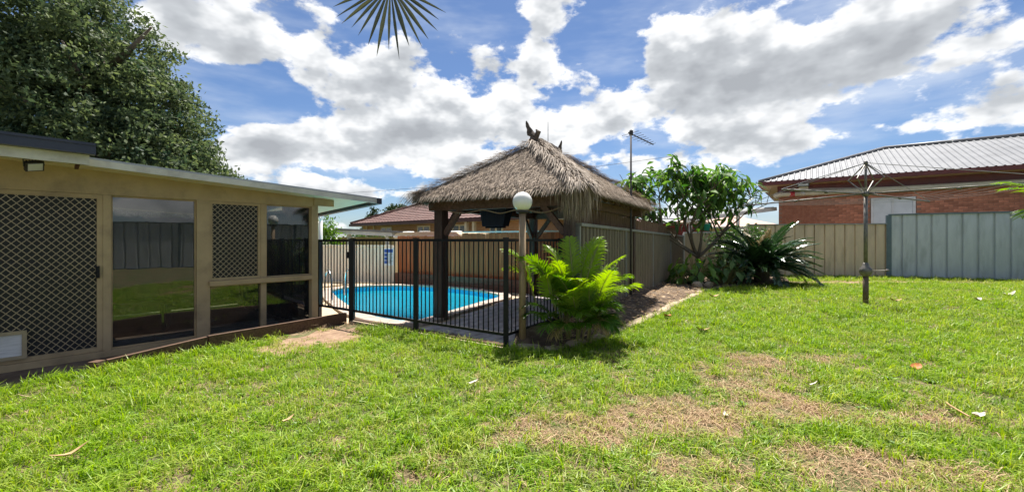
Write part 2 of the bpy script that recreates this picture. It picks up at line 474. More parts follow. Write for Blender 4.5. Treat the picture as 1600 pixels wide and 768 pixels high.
mat('caravan_cream', (0.66, 0.53, 0.33), (0.60, 0.48, 0.30), 0.4, 2, grime=(0.45, 0.35, 0.23), gamt=0.3)
mat('paver_grey', (0.50, 0.44, 0.425), (0.41, 0.36, 0.35), 0.85, 8, bump=0.4, bscale=60, random_obj=0.13, grime=(0.30, 0.26, 0.24), gamt=0.4)
mat('paver_tan', (0.50, 0.40, 0.27), (0.43, 0.33, 0.22), 0.85, 6, bump=0.4, bscale=60, random_obj=0.1, grime=(0.33, 0.25, 0.17), gamt=0.4)
mat('coping', (0.44, 0.36, 0.30), (0.37, 0.30, 0.25), 0.8, 6, bump=0.3, bscale=60, random_obj=0.08)
mat('pool_blue', (0.14, 0.72, 0.83), (0.11, 0.66, 0.79), 0.5, 1.5)
mat('shaded_pool_tile', (0.03, 0.30, 0.55), (0.04, 0.36, 0.62), 0.25, 22, random_obj=0.1)
glass_mat('pool_water', (0.90, 0.99, 1.0), 1.33, 0.02, 0.20, 4.5, 0.42)
glass_mat('window_glass', (0.66, 0.68, 0.68), 1.5, 0.0, 0.02, 1.2, 2.3, 0.07)
mat('stone', (0.44, 0.34, 0.24), (0.32, 0.25, 0.18), 0.9, 7, bump=0.6, bscale=25, random_obj=0.18, grime=(0.14, 0.11, 0.07), gscale=3)
mat('bark', (0.21, 0.165, 0.125), (0.13, 0.10, 0.075), 0.85, 9, stretch=(3, 3, 1), bump=0.6, bscale=20)
mat('cane', (0.20, 0.21, 0.07), (0.30, 0.24, 0.11), 0.5, 6, stretch=(3, 3, 1))
mat('finial_dark', (0.055, 0.042, 0.033), (0.11, 0.085, 0.065), 0.9, 14, bump=0.9, bscale=30)
mat('bucket_teal', (0.05, 0.42, 0.38), (0.04, 0.36, 0.33), 0.4, 4)
mat('sign_white', (0.75, 0.77, 0.80), (0.70, 0.72, 0.76), 0.4, 4)
mat('sign_blue', (0.04, 0.10, 0.38), (0.05, 0.12, 0.42), 0.4, 4)
mat('lens_clear', (0.55, 0.53, 0.48), (0.45, 0.43, 0.4), 0.15, 4)
mat('chrome', (0.62, 0.64, 0.66), (0.55, 0.57, 0.6), 0.15, 4, metal=0.9)
mat('red_tape', (0.6, 0.05, 0.06), (0.5, 0.04, 0.05), 0.5, 4)
mat('pink_roof', (0.55, 0.33, 0.26), (0.48, 0.28, 0.22), 0.6, 2)
leaf_mat('thatch', (0.10, 0.076, 0.057), (0.54, 0.44, 0.345), 0.06, 0.8, spec=0.15)
leaf_mat('thatch_pale', (0.20, 0.16, 0.125), (0.56, 0.48, 0.40), 0.06, 0.8, spec=0.15)
mat('thatch_bed', (0.10, 0.075, 0.055), (0.16, 0.12, 0.09), 0.95, 12, stretch=(3, 3, 3), bump=0.6)
leaf_mat('grass_blade', (0.07, 0.17, 0.005), (0.30, 0.46, 0.018), 0.38, 0.45, inst=True, third=(0.44, 0.40, 0.14), spec=0.35)
leaf_mat('straw', (0.26, 0.16, 0.085), (0.62, 0.46, 0.29), 0.15, 0.7, spec=0.15)
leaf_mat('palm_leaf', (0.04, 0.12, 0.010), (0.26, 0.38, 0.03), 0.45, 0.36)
leaf_mat('cycad_leaf', (0.018, 0.05, 0.016), (0.055, 0.11, 0.04), 0.14, 0.24, spec=0.7)
leaf_mat('cycad_dry', (0.16, 0.11, 0.035), (0.30, 0.22, 0.07), 0.25, 0.5)
leaf_mat('frangipani_leaf', (0.03, 0.085, 0.016), (0.15, 0.26, 0.055), 0.40, 0.42, spec=0.35)
leaf_mat('tree_leaf', (0.032, 0.062, 0.036), (0.19, 0.23, 0.095), 0.30, 0.62, spec=0.2)
leaf_mat('lime_leaf', (0.05, 0.13, 0.02), (0.18, 0.30, 0.04), 0.42, 0.4)
leaf_mat('conifer_leaf', (0.02, 0.045, 0.015), (0.06, 0.10, 0.03), 0.2, 0.6)
leaf_mat('shrub_leaf', (0.03, 0.07, 0.018), (0.10, 0.17, 0.04), 0.3, 0.45)
leaf_mat('fan_leaf', (0.05, 0.058, 0.04), (0.11, 0.115, 0.06), 0.12, 0.5)
mat('dead_leaf_orange', (0.52, 0.17, 0.03), (0.38, 0.12, 0.03), 0.6, 20)
mat('dead_leaf_tan', (0.50, 0.33, 0.17), (0.38, 0.23, 0.11), 0.7, 20)
mat('dead_leaf_pale', (0.66, 0.60, 0.50), (0.55, 0.48, 0.38), 0.6, 20)
# lawn soil: brown earth under the turf with dark green patches, shade between the blades painted in
m_, nt_, out_ = nmat('lawn_soil')
b_ = nt_.nodes.new('ShaderNodeBsdfPrincipled'); b_.inputs['Roughness'].default_value = 0.95
c_ = mixrgb(nt_, maprange(nt_, noise_node(nt_, 14, 5, 0.65), 0.4, 0.62), (0.09, 0.06, 0.03), (0.30, 0.20, 0.12))
c_ = mixrgb(nt_, maprange(nt_, noise_node(nt_, 2.0, 5, 0.6), 0.36, 0.60, 0.15, 0.75), c_, (0.055, 0.095, 0.012))
nt_.links.new(c_, b_.inputs['Base Color'])
bn_ = nt_.nodes.new('ShaderNodeBump'); bn_.inputs['Strength'].default_value = 0.8; bn_.inputs['Distance'].default_value = 0.02
nt_.links.new(noise_node(nt_, 45, 6, 0.7), bn_.inputs['Height']); nt_.links.new(bn_.outputs[0], b_.inputs['Normal'])
nt_.links.new(b_.outputs[0], out_.inputs['Surface'])

# ------------------------------------------------------------------ the setting
DECK = -0.05
PATH = -0.12
gr = MB(); gr.add([(-400, -400, -1.4), (400, -400, -1.4), (400, 900, -1.4), (-400, 900, -1.4)], [(0, 1, 2, 3)])
structure(gr.build('ground', 'far_ground'))

A_ = Vector((-2.50, 6.60)); B_ = Vector((-1.31, 5.76)); C_ = Vector((-0.07, 4.92)); G_ = Vector((-3.27, 7.14))
STONES = [(0.02, 4.93), (0.25, 4.86), (0.52, 4.89), (0.85, 5.15), (1.17, 5.5), (1.55, 5.95), (1.94, 6.4), (2.5, 7.2), (3.08, 8.1), (3.7, 8.95), (4.3, 9.8), (4.9, 10.6), (5.6, 11.2), (6.6, 11.55)]
LAWN = [(-6.6, -1.0), (-4.75, 2.4), (-4.30, 3.4), (-3.95, 4.14), (-3.50, 4.86), (-2.53, 6.40), (-1.33, 5.70), (-0.07, 4.84)] + STONES + \
       [(7.6, 11.75), (9.2, 14.42), (12.5, 14.02), (16.0, 12.6), (13.0, 3.0), (9.4, -7.5), (-9.0, -7.5)]
lw = MB(); lw.prism(LAWN, -0.6, 0.0); structure(lw.build('lawn', 'lawn_soil'))
# sunken path between the lawn and the enclosed patio
pa = MB(); pa.prism([(-9.0, -1.0), (-6.6, -1.0), (-4.75, 2.4), (-4.30, 3.4), (-3.95, 4.14), (-3.50, 4.86), (-2.53, 6.40), (-2.5, 6.6), (-3.3, 7.1), (-7.5, 2.1)], -0.6, PATH)
structure(pa.build('path', 'path_concrete'))
sl = MB(); sl.bb(-0.42, 0.42, -0.22, 0.22, -0.05, 0.0)
o = sl.build('paving_slab', 'path_concrete'); o.location = (-4.35, 4.30, PATH + 0.052); o.rotation_euler = (0, 0, R(52)); tag(o, 'loose brown slab on the dark path beside the mesh door', 'slab')
sl = MB()
# garden bed between the stone edging and the side fence
FD = Vector((0.502, 0.865)); F0 = Vector((0.90, 5.98))
bed_out = [Vector((p[0], p[1])) for p in STONES]
NB = 40
bo = spline([(p.x, p.y, 0) for p in bed_out], False, 4)
bed = MB(); rows = []
for i, p in enumerate(bo):
    q = F0 + FD * max(0.0, (Vector((p.x, p.y)) - F0).dot(FD)) + Vector((-0.06, 0.03)) if i > 8 else Vector((0.05 + 0.1 * i, 5.15 + 0.1 * i))
    row = []
    for k in range(7):
        t = k / 6.0
        x = p.x + (q.x - p.x) * t; y = p.y + (q.y - p.y) * t
        z = 0.012 + 0.14 * math.sin(min(1, t * 1.2) * math.pi / 2) * (0.6 if i > 36 else 1) + random.uniform(-0.015, 0.02)
        row.append((x, y, z))
    rows.append(row)
vs = [p for r in rows for p in r]; fs = []
for i in range(len(rows) - 1):
    for k in range(6):
        fs.append((i*7+k, (i+1)*7+k, (i+1)*7+k+1, i*7+k+1))
bed.add(vs, fs)
structure(bed.build('garden_bed', 'bed_soil', smooth=True))
bb = MB(); bb.prism([(5.3, 11.0), (6.6, 11.5), (7.7, 11.7), (9.4, 14.5), (6.0, 14.85), (4.6, 11.9)], -0.5, 0.05)
structure(bb.build('rear_garden_bed', 'bed_soil'))

# pool, coping, deck
PS = 0.966
POOL = [Vector((x * PS, y * PS, 0)) for (x, y) in [(-1.60, 7.02), (-1.20, 7.9), (-0.72, 9.0), (-0.25, 10.15), (-0.85, 11.2), (-1.8, 12.05), (-2.95, 12.5), (-4.2, 12.4), (-4.85, 11.5), (-4.3, 10.2), (-3.6, 9.0), (-2.85, 7.85), (-2.1, 7.15)]]
PO = spline(POOL, True, 6); PN = len(PO)
cen = sum(PO, Vector()) / PN
def off(i, d):
    t = (PO[(i+1) % PN] - PO[(i-1) % PN]).normalized()
    n = Vector((t.y, -t.x, 0)); n = n if n.dot(PO[i] - cen) > 0 else -n
    return PO[i] + n * d
import bmesh
def ring_sheet(name, m, outer, inner, z):
    bm = bmesh.new()
    ed = []
    for loop in (outer, inner):
        vv = [bm.verts.new((p[0], p[1], z)) for p in loop]
        for i in range(len(vv)): ed.append(bm.edges.new((vv[i], vv[(i+1) % len(vv)])))
    bmesh.ops.triangle_fill(bm, edges=ed, use_beauty=True, use_dissolve=False)
    for f in bm.faces:
        if f.normal.z < 0: f.normal_flip()
    me = bpy.data.meshes.new(name); bm.to_mesh(me); bm.free(); me.materials.append(MATS[m])
    return link(name, me)
WALL_R = Vector((2.70, 9.03)); WALL_L = Vector((-3.65, 13.16))
DECKP = [(-3.3, 7.08), (-2.53, 6.56), (-1.33, 5.75), (-0.08, 4.90), (0.6, 5.7), (0.85, 6.0), (2.72, 9.1), (-3.65, 13.25), (-8.6, 13.5), (-6.2, 9.2)]
deck = ring_sheet('pool_deck', 'paver_tan', DECKP, [off(i, 0.02) for i in range(PN)], DECK - 0.03)
structure(deck)
shell = MB(); zs = [DECK - 0.02, -0.19, -0.32, -0.95]
for k, z in enumerate(zs):
    shell.add([(p.x, p.y, z) for p in PO], [])
for k in (1, 2):
    for i in range(PN):
        j = (i+1) % PN; shell.f.append((k*PN+i, k*PN+j, (k+1)*PN+j, (k+1)*PN+i))
shell.f.append(tuple(3*PN + i for i in range(PN)))
swim = empty('swimming_pool', (0, 0, 0), 0, 'blue kidney shaped swimming pool behind the black bar fence', 'swimming pool')
for v in range(len(shell.v)): pass
shell.build('basin', 'pool_blue', swim)
band = MB()  # waterline tiles, shadow of the pool edge painted into their dark blue
band.add([(p.x, p.y, zs[0]) for p in PO] + [(p.x, p.y, zs[1]) for p in PO], [(i, (i+1) % PN, PN + (i+1) % PN, PN + i) for i in range(PN)])
band.build('shaded_waterline_tiles', 'shaded_pool_tile', swim)
NCS = 46
for k in range(NCS):
    i0 = k * PN / NCS; i1 = (k + 0.965) * PN / NCS
    def at(fi, d):
        i = int(fi) % PN; f = fi - int(fi)
        return off(i, d).lerp(off((i+1) % PN, d), f)
    q = [at(i0, -0.03), at(i1, -0.03), at(i1, 0.24), at(i0, 0.24)]
    cs = MB(); cs.prism([(p.x, p.y) for p in q], DECK - 0.025, DECK + 0.022 + random.uniform(-0.003, 0.003))
    cs.build('coping_stone', 'coping', swim)
wt = MB(); wt.add([(p.x, p.y, -0.145) for p in PO], [tuple(range(PN))])
structure(wt.build('pool_water', 'pool_water'))

# grey pavers round the gazebo, laid on the deck
pm = MB(); pm.bevbox(-0.19, 0.19, -0.09, 0.09, 0, 0.03, 0.006); pme = pm.mesh('paver', 'paver_grey')
GX = Vector((0.502, 0.865)); GY = Vector((-0.865, 0.502))
pool_big = [(off(i, 0.25).x, off(i, 0.25).y) for i in range(PN)]
kerb_poly = [(-3.2, 7.0), (-2.45, 6.62), (-1.30, 5.83), (-0.10, 5.02), (0.55, 5.75), (0.80, 6.05), (2.60, 9.08), (0.3, 10.5)]
npv = 0
for i in range(-3, 14):
    for j in range(-4, 26):
        c = Vector((0.80, 5.95)) + GX * (i * 0.392 + (0.196 if j % 2 else 0)) + GY * (j * 0.192)
        cs4 = [c + GX * a * 0.2 + GY * b * 0.1 for a in (-1, 1) for b in (-1, 1)]
        if all(inside(kerb_poly, [p.x], [p.y])[0] for p in cs4) and not any(inside(pool_big, [p.x], [p.y])[0] for p in cs4) and npv < 300:
            p_ = link('paver', pme, deck, (c.x, c.y, DECK - 0.028 + random.uniform(0, 0.003))); p_.rotation_euler = (0, 0, math.atan2(GX.y, GX.x)); npv += 1
# tan pavers by the gate
pm = MB(); pm.bevbox(-0.29, 0.29, -0.29, 0.29, 0, 0.03, 0.006); pmt = pm.mesh('paver', 'paver_tan')
pool_big2 = [(off(i, 0.25).x, off(i, 0.25).y) for i in range(PN)]
tan_poly = [(-3.25, 7.12), (-2.55, 6.62), (-1.5, 6.4), (-3.3, 12.9), (-8.0, 13.3), (-5.9, 9.2)]
for i in range(-2, 12):
    for j in range(-4, 12):
        c = Vector((-3.2, 7.6)) + GX * i * 0.6 + GY * j * 0.6
        cs4 = [c + GX * a * 0.3 + GY * b * 0.3 for a in (-1, 1) for b in (-1, 1)]
        if all(inside(tan_poly, [p.x], [p.y])[0] for p in cs4) and not any(inside(pool_big2, [p.x], [p.y])[0] for p in cs4) and not any(inside(kerb_poly, [p.x], [p.y])[0] for p in cs4):
            p_ = link('paver', pmt, deck, (c.x, c.y, DECK - 0.028 + random.uniform(0, 0.003))); p_.rotation_euler = (0, 0, math.atan2(GX.y, GX.x))

# ------------------------------------------------------------------ enclosed patio on the left
HE = Vector((-3.23, 6.87)); HD = Vector((-0.648, -0.762))
HZ = math.atan2(HD.y, HD.x)
H = empty('enclosed_patio', (HE.x, HE.y, 0), HZ, 'low beige patio room with dark glass and diamond mesh screens under flat roof', 'building')
# local x runs along the facade towards the camera, y points out to the lawn
WT = 0.10
def hb(name, m, x0, x1, y0, y1, z0, z1, par=H):
    b = MB(); b.bb(x0, x1, y0, y1, z0, z1); return b.build(name, m, par)
TOP = 1.80; BOT = -0.10
def post(x0, x1, proud=0.0): return hb('frame_post', 'wall_beige', x0, x1, -WT - proud, proud, BOT, TOP)
post(-0.075, 0.03, 0.002); post(0.70, 0.775); post(1.415, 1.56, 0.004); post(2.40, 2.47); post(3.32, 3.40); post(4.4, 4.5)
hb('sill_plate', 'wall_beige', 0.031, 1.414, -WT, 0.0, BOT, BOT + 0.05)
hb('sill_plate', 'wall_beige', 1.561, 5.6, -WT - 0.003, 0.012, BOT - 0.02, BOT + 0.055)
hb('transom', 'wall_beige', 0.032, 1.43, -WT, 0.055, 0.635, 0.70)
hdr = MB()   # header wall follows the fall of the roof
def roofz(x): return 1.965 + 0.0505 * (x + 0.87)
hdr.add([(-0.075, -WT, TOP + 0.001), (5.6, -WT, TOP + 0.001), (5.6, 0.004, TOP + 0.001), (-0.075, 0.004, TOP + 0.001),
         (-0.075, -WT, roofz(-0.075) - 0.03), (5.6, -WT, roofz(5.6) - 0.03), (5.6, 0.004, roofz(5.6) - 0.03), (-0.075, 0.004, roofz(-0.075) - 0.03)],
        [(0,1,2,3),(7,6,5,4),(0,4,5,1),(1,5,6,2),(2,6,7,3),(3,7,4,0)])
hdr.build('header_wall', 'wall_beige', H)
b = MB(); b.beam((-0.33, -0.02, 1.885), (0.0, -0.02, 1.885), 0.10, 0.13); b.build('beam_end', 'wall_beige', H)
# glass panes
def pane(x0, x1, z0, z1):
    g = hb('window_pane', 'window_glass', x0, x1, -0.058, -0.052, z0, z1)
    s = MB()
    for (a, b_, c, d) in ((x0, x1, z0, z0 + 0.018), (x0, x1, z1 - 0.018, z1), (x0, x0 + 0.016, z0 + 0.018, z1 - 0.018), (x1 - 0.016, x1, z0 + 0.018, z1 - 0.018)):
        s.bb(a, b_, -0.075, -0.035, c, d)
    s.build('bead', 'wall_beige', g)
pane(0.031, 0.699, 0.701, TOP); pane(0.776, 1.414, 0.701, TOP); pane(0.031, 1.414, BOT + 0.051, 0.634)
pane(1.561, 2.399, BOT + 0.056, TOP); pane(2.471, 3.319, BOT + 0.056, TOP); pane(3.401, 4.399, BOT + 0.056, TOP)
# diamond mesh: raised strips woven over a dark fly screen
def clip_seg(p, q, x0, x1, z0, z1):
    t0, t1 = 0.0, 1.0; d = (q[0]-p[0], q[1]-p[1])
    for (pp, dd, lo, hi) in ((p[0], d[0], x0, x1), (p[1], d[1], z0, z1)):
        if abs(dd) < 1e-9:
            if pp < lo or pp > hi: return None
            continue
        a, b_ = (lo-pp)/dd, (hi-pp)/dd
        if a > b_: a, b_ = b_, a
        t0, t1 = max(t0, a), min(t1, b_)
    if t1 - t0 < 1e-3: return None
    return (p[0]+d[0]*t0, p[1]+d[1]*t0), (p[0]+d[0]*t1, p[1]+d[1]*t1)
def mesh_screen(x0, x1, z0, z1, pitch_x, pitch_z, door=False):
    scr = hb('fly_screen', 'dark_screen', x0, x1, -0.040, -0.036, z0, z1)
    mb = MB(); W = x1 - x0; HH = z1 - z0; sl_ = pitch_z / pitch_x
    n = int((W + HH / sl_) / pitch_x) + 2
    for sgn in (1, -1):
        for k in range(-1, n):
            bx = x0 + k * pitch_x - HH / sl_ if sgn == 1 else x0 + k * pitch_x
            p = (bx, z0); q = (bx + sgn * HH / sl_, z1)
            if sgn == -1: p = (bx, z0); q = (bx - HH / sl_, z1)
            c = clip_seg(p, q, x0, x1, z0, z1)
            if c: mb.beam((c[0][0], -0.022 + 0.0035 * sgn, c[0][1]), (c[1][0], -0.022 + 0.0035 * sgn, c[1][1]), 0.0075, 0.006, (0, 1, 0))
    mb.build('diamond_mesh', 'mesh_metal', H)
    fr = MB(); w = 0.035 if not door else 0.05
    for (a, b_, c, d) in ((x0, x1, z0, z0 + w), (x0, x1, z1 - w, z1), (x0, x0 + w, z0 + w, z1 - w), (x1 - w, x1, z0 + w, z1 - w)):
        fr.bb(a, b_, -0.034, -0.008, c, d)
    fr.build('screen_frame', 'wall_beige', H)
mesh_screen(0.776, 1.414, 0.702, TOP - 0.001, 0.0685, 0.072)
mesh_screen(2.471, 3.319, BOT + 0.058, TOP - 0.001, 0.072, 0.078, True)
mesh_screen(3.401, 4.399, BOT + 0.058, TOP - 0.001, 0.072, 0.078, True)
pf = MB()
for (a, b_, c, d) in ((3.06, 3.315, 0.0, 0.035), (3.06, 3.315, 0.265, 0.30), (3.06, 3.095, 0.035, 0.265)): pf.bb(a, b_, -0.006, 0.022, c, d)
f_ = pf.build('pet_door', 'mesh_metal', H)
b = MB(); b.bb(3.096, 3.318, -0.004, 0.006, 0.036, 0.264); b.build('pet_flap', 'board_grey', f_)
b = MB(); b.bb(2.50, 2.53, -0.006, 0.03, 0.82, 0.96); b.bb(2.505, 2.525, 0.03, 0.055, 0.86, 0.92); b.build('door_lock', 'black_metal', H)
# roof: thin skillion sheet, fascia, soffit, far gutter
def roof_piece(name, m, x0, x1, y0, y1, dz0, dz1, slope_y=0.0):
    mb = MB(); vs = []
    for dz in (dz0, dz1):
        for (x, y) in ((x0, y0), (x1, y0), (x1, y1), (x0, y1)): vs.append((x, y, roofz(x) + dz + slope_y * (y - 0.45)))
    mb.add(vs, [(0,3,2,1),(4,5,6,7),(0,1,5,4),(1,2,6,5),(2,3,7,6),(3,0,4,7)]); return mb.build(name, m, H)
SY = 0.06
roof_piece('roof_sheet', 'roof_metal', -0.87, 5.6, -3.6, 0.46, 0.0, 0.02, SY)
roof_piece('soffit', 'soffit_cream', -0.85, 5.6, -3.58, 0.43, -0.035, -0.004, SY)
roof_piece('fascia', 'fascia_white', -0.872, 5.6, 0.432, 0.462, -0.075, -0.001, SY)
roof_piece('end_gutter', 'gutter_dark', -0.95, -0.874, -3.6, 0.49, -0.085, 0.012, SY)
# walls and things inside
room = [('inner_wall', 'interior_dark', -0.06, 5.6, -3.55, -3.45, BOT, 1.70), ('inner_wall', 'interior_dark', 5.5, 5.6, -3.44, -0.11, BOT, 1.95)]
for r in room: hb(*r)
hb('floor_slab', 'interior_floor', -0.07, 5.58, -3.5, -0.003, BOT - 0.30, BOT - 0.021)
# glazed end wall facing the pool
def endz(y): return roofz(-0.05) + SY * (y - 0.45) - 0.037
for y in (-1.2, -2.3, -3.44): hb('frame_post', 'wall_beige', -0.074, 0.0, y - 0.04, y + 0.04, BOT, endz(y))
for (y0, y1) in ((-1.159, -0.101), (-2.259, -1.241), (-3.399, -2.341)): hb('window_pane', 'window_glass', -0.04, -0.034, y0, y1, BOT, endz(y0))
# curtain with real folds
cu = MB(); N = 40; vs = []; fs = []
for i in range(N + 1):
    y = -0.55 - 2.3 * i / N; x = 0.10 + 0.035 * math.sin(i * 1.9)
    vs += [(x, y, BOT + 0.0), (x, y, 1.74)]
for i in range(N): fs.append((2*i, 2*i+1, 2*i+3, 2*i+2))
cu.add(vs, fs); co = cu.build('curtain', 'curtain_navy', None, True)
co.matrix_world = Matrix.Translation((HE.x, HE.y, 0)) @ Matrix.Rotation(HZ, 4, 'Z')
tag(co, 'dark navy curtain hanging inside the glazed end of the patio room', 'curtain')
def inside_h(name, mb, m, label, cat, loc, rz=0.0, group=None):
    o = mb.build(name, m)
    o.matrix_world = Matrix.Translation((HE.x, HE.y, 0)) @ Matrix.Rotation(HZ, 4, 'Z') @ Matrix.Translation(loc) @ Matrix.Rotation(rz, 4, 'Z')
    return tag(o, label, cat, group)
for k, (x, y, L, rz) in enumerate([(1.0, -0.45, 1.3, 0.10), (1.15, -0.62, 1.5, 0.05), (1.0, -0.85, 1.4, -0.06), (2.1, -0.7, 1.0, 0.12)]):
    b = MB(); b.bb(-L/2, L/2, -0.06, 0.06, 0, 0.035); b.bb(-L/2, L/2, -0.05, 0.05, 0.036, 0.06)
    inside_h('timber_board', b, 'board_grey', ['long grey boards lying on the patio floor nearest the low window', 'middle pair of long grey boards on the patio floor',
             'grey boards furthest from the glass on the patio floor', 'short grey boards behind the tall clear pane'][k], 'board', (x, y, BOT - 0.02), rz, 'boards on the patio floor')
b = MB(); b.bb(-0.5, 0.5, -0.25, 0.25, 0.36, 0.42)
for sx in (-0.45, 0.45):
    for sy in (-0.2, 0.2): b.bb(sx-0.03, sx+0.03, sy-0.03, sy+0.03, 0, 0.36)
inside_h('bench', b, 'interior_dark', 'dark low bench in shadow behind the clear pane', 'bench', (2.0, -1.9, BOT - 0.02))
b = MB(); b.lathe([(0.05, 0), (0.11, 0.02), (0.11, 0.03), (0.02, 0.05), (0.02, 1.05), (0.10, 1.1), (0.12, 1.3), (0.03, 1.32)], (0, 0, 0), 12)
inside_h('floor_lamp', b, 'white_paint', 'pale floor lamp standing behind the smaller mesh window', 'lamp', (1.05, -1.6, BOT - 0.02))

# eave of the main roof at the left edge
EV = empty('main_roof_eave', (HE.x, HE.y, 0), HZ, 'cream eave board with navy gutter at the left edge above the mesh door', 'roof eave')
def ez(x): return 2.155 + 0.012 * (x - 3.0)
def ev(name, m, x0, x1, y0, y1, d0, d1):
    mb = MB(); vs = []
    for dz in (d0, d1):
        for (x, y) in ((x0, y0), (x1, y0), (x1, y1), (x0, y1)): vs.append((x, y, ez(x) + dz))
    mb.add(vs, [(0,3,2,1),(4,5,6,7),(0,1,5,4),(1,2,6,5),(2,3,7,6),(3,0,4,7)]); return mb.build(name, m, EV)
ev('gutter', 'gutter_dark', 2.60, 5.6, 0.705, 0.80, -0.003, 0.105)
ev('gutter_lip', 'gutter_dark', 2.60, 5.6, 0.801, 0.812, 0.085, 0.112)
ev('fascia_board', 'fascia_white', 2.64, 5.6, 0.665, 0.703, -0.105, 0.07)
ev('soffit', 'soffit_cream', 2.66, 5.6, 0.464, 0.664, -0.09, -0.07)
ev('roof_edge', 'roof_metal', 2.62, 5.6, -0.5, 0.70, 0.108, 0.125)
b = MB(); b.beam((2.72, 0.47, 2.03), (2.72, 0.66, 2.06), 0.03, 0.03); b.build('bracket', 'eave_brown', EV)
FL = empty('floodlight', (0, 0, 0), 0, 'small black square floodlight under the eave at the left edge', 'light')
FL.matrix_world = Matrix.Translation((HE.x, HE.y, 0)) @ Matrix.Rotation(HZ, 4, 'Z') @ Matrix.Translation((3.02, 0.58, 2.0)) @ Matrix.Rotation(R(-38), 4, 'X') @ Matrix.Rotation(R(20), 4, 'Z')
b = MB(); b.bb(-0.065, 0.065, -0.02, 0.02, -0.05, 0.05)
for k in range(5): b.bb(-0.05 + k*0.022, -0.042 + k*0.022, -0.04, -0.0205, -0.045, 0.045)
b.build('lamp_housing', 'lamp_black', FL)
b = MB(); b.bb(-0.052, 0.052, 0.021, 0.026, -0.038, 0.038); b.build('lens', 'lens_clear', FL)
b = MB(); b.tube([(-0.07, 0, 0), (-0.07, -0.02, 0.07), (0.07, -0.02, 0.07), (0.07, 0, 0)], 0.007, 6); b.build('bracket', 'lamp_black', FL)

# sleepers that hold the lawn back along the path
RT = empty('retaining_sleeper', (0, 0, 0), 0, 'low brown timber sleeper edging between the lawn and the patio path', 'edging')
def sleeper(name, p, q, zt0, zt1, w=0.06, zb=-0.2, m='sleeper', par=RT):
    p, q = Vector((*p, 0)), Vector((*q, 0)); d = (q - p).normalized(); n = Vector((-d.y, d.x, 0)) * w / 2
    mb = MB(); mb.add([p-n+Vector((0,0,zb)), q-n+Vector((0,0,zb)), q+n+Vector((0,0,zb)), p+n+Vector((0,0,zb)),
                       p-n+Vector((0,0,zt0)), q-n+Vector((0,0,zt1)), q+n+Vector((0,0,zt1)), p+n+Vector((0,0,zt0))],
                      [(0,3,2,1),(4,5,6,7),(0,1,5,4),(1,2,6,5),(2,3,7,6),(3,0,4,7)])
    return mb.build(name, m, par)
sleeper('sleeper', (-3.97, 4.14), (-3.515, 4.86), 0.095, 0.155, 0.05)
sleeper('sleeper', (-3.51, 4.88), (-2.54, 6.45), 0.16, 0.155, 0.05)
b = MB(); b.bb(-4.05, -3.96, 4.03, 4.12, -0.25, 0.10); b.build('stub_post', 'sleeper', RT)
PK = empty('fence_kerb', (0, 0, 0), 0, 'low brown sleeper and pale kerb line under the pool fence', 'kerb')
sleeper('sleeper', (A_.x + 0.03, A_.y + 0.04), (C_.x + 0.0, C_.y + 0.08), 0.03, 0.03, 0.09, m='sleeper', par=PK)
sleeper('kerb_strip', (A_.x, A_.y - 0.03), (C_.x - 0.03, C_.y + 0.0), 0.015, 0.015, 0.04, m='stone', par=PK)

# ------------------------------------------------------------------ pool fence, gate, lamp
def bars(par, p, q, n, ztop, zbot, first=True):
    p, q = Vector((*p, 0)), Vector((*q, 0)); d = (q - p).normalized()
    for (z, h) in ((ztop, 0.035), (zbot, 0.032)):
        mb = MB(); mb.beam(p + Vector((0, 0, z)), q + Vector((0, 0, z)), 0.034, h); mb.build('rail', 'black_metal', par)
    bm_ = MB(); bm_.tube([(0, 0, zbot + 0.017), (0, 0, ztop - 0.018)], 0.0085, 6, False); me = bm_.mesh('baluster', 'black_metal', True)
    for k in range(1, n + 1):
        c = p.lerp(q, k / (n + 1)); link('baluster', me, par, (c.x, c.y, 0))
def fpost(par, p, zb, zt, w=0.055, name='post'):
    mb = MB(); mb.bb(p[0]-w/2, p[0]+w/2, p[1]-w/2, p[1]+w/2, zb, zt); mb.bb(p[0]-w/2-0.005, p[0]+w/2+0.005, p[1]-w/2-0.005, p[1]+w/2+0.005, zt + 0.001, zt + 0.014)
    return mb.build(name, 'black_metal', par)
PF = empty('pool_fence', (0, 0, 0), 0, 'black metal bar fence running in front of the pool to the corner post', 'fence')
ZT, ZB = 1.262, 0.165
a_ = (C_ - A_).normalized(); bdir = Vector((0.57, 0.821))
bars(PF, A_ + a_*0.03, B_ - a_*0.03, 16, ZT, ZB); bars(PF, B_ + a_*0.03, C_ - a_*0.03, 18, ZT, ZB)
E_ = C_ + bdir * 1.30
bars(PF, C_ + bdir*0.03, E_, 14, ZT, ZB)
fpost(PF, A_, -0.1, 1.275, 0.075); fpost(PF, B_, -0.15, 1.28, 0.062); fpost(PF, C_, -0.15, 1.28, 0.062); fpost(PF, E_ + bdir*0.03, -0.1, 1.275, 0.06)
PG = empty('pool_gate', (0, 0, 0), 0, 'black bar gate between the patio wall and the pool fence', 'gate')
GL = A_ - a_ * 0.90
bars(PG, GL + a_*0.0, A_ - a_*0.06, 9, 1.255, 0.165)
mb = MB(); mb.bb(A_.x - 0.075, A_.x - 0.045, A_.y - 0.05, A_.y - 0.01, 0.98, 1.08); mb.build('latch', 'black_metal', PG)
GP = GL - a_ * 0.07
hp = MB(); hp.bb(GP.x - 0.055, GP.x + 0.055, GP.y - 0.055, GP.y + 0.055, -0.12, 1.27); hp.build('gate_post', 'black_metal', PG)
hp = MB(); hp.bb(GP.x - 0.075, GP.x - 0.02, GP.y - 0.09, GP.y - 0.056, 1.02, 1.45); hp.build('latch_box', 'black_metal', PG)

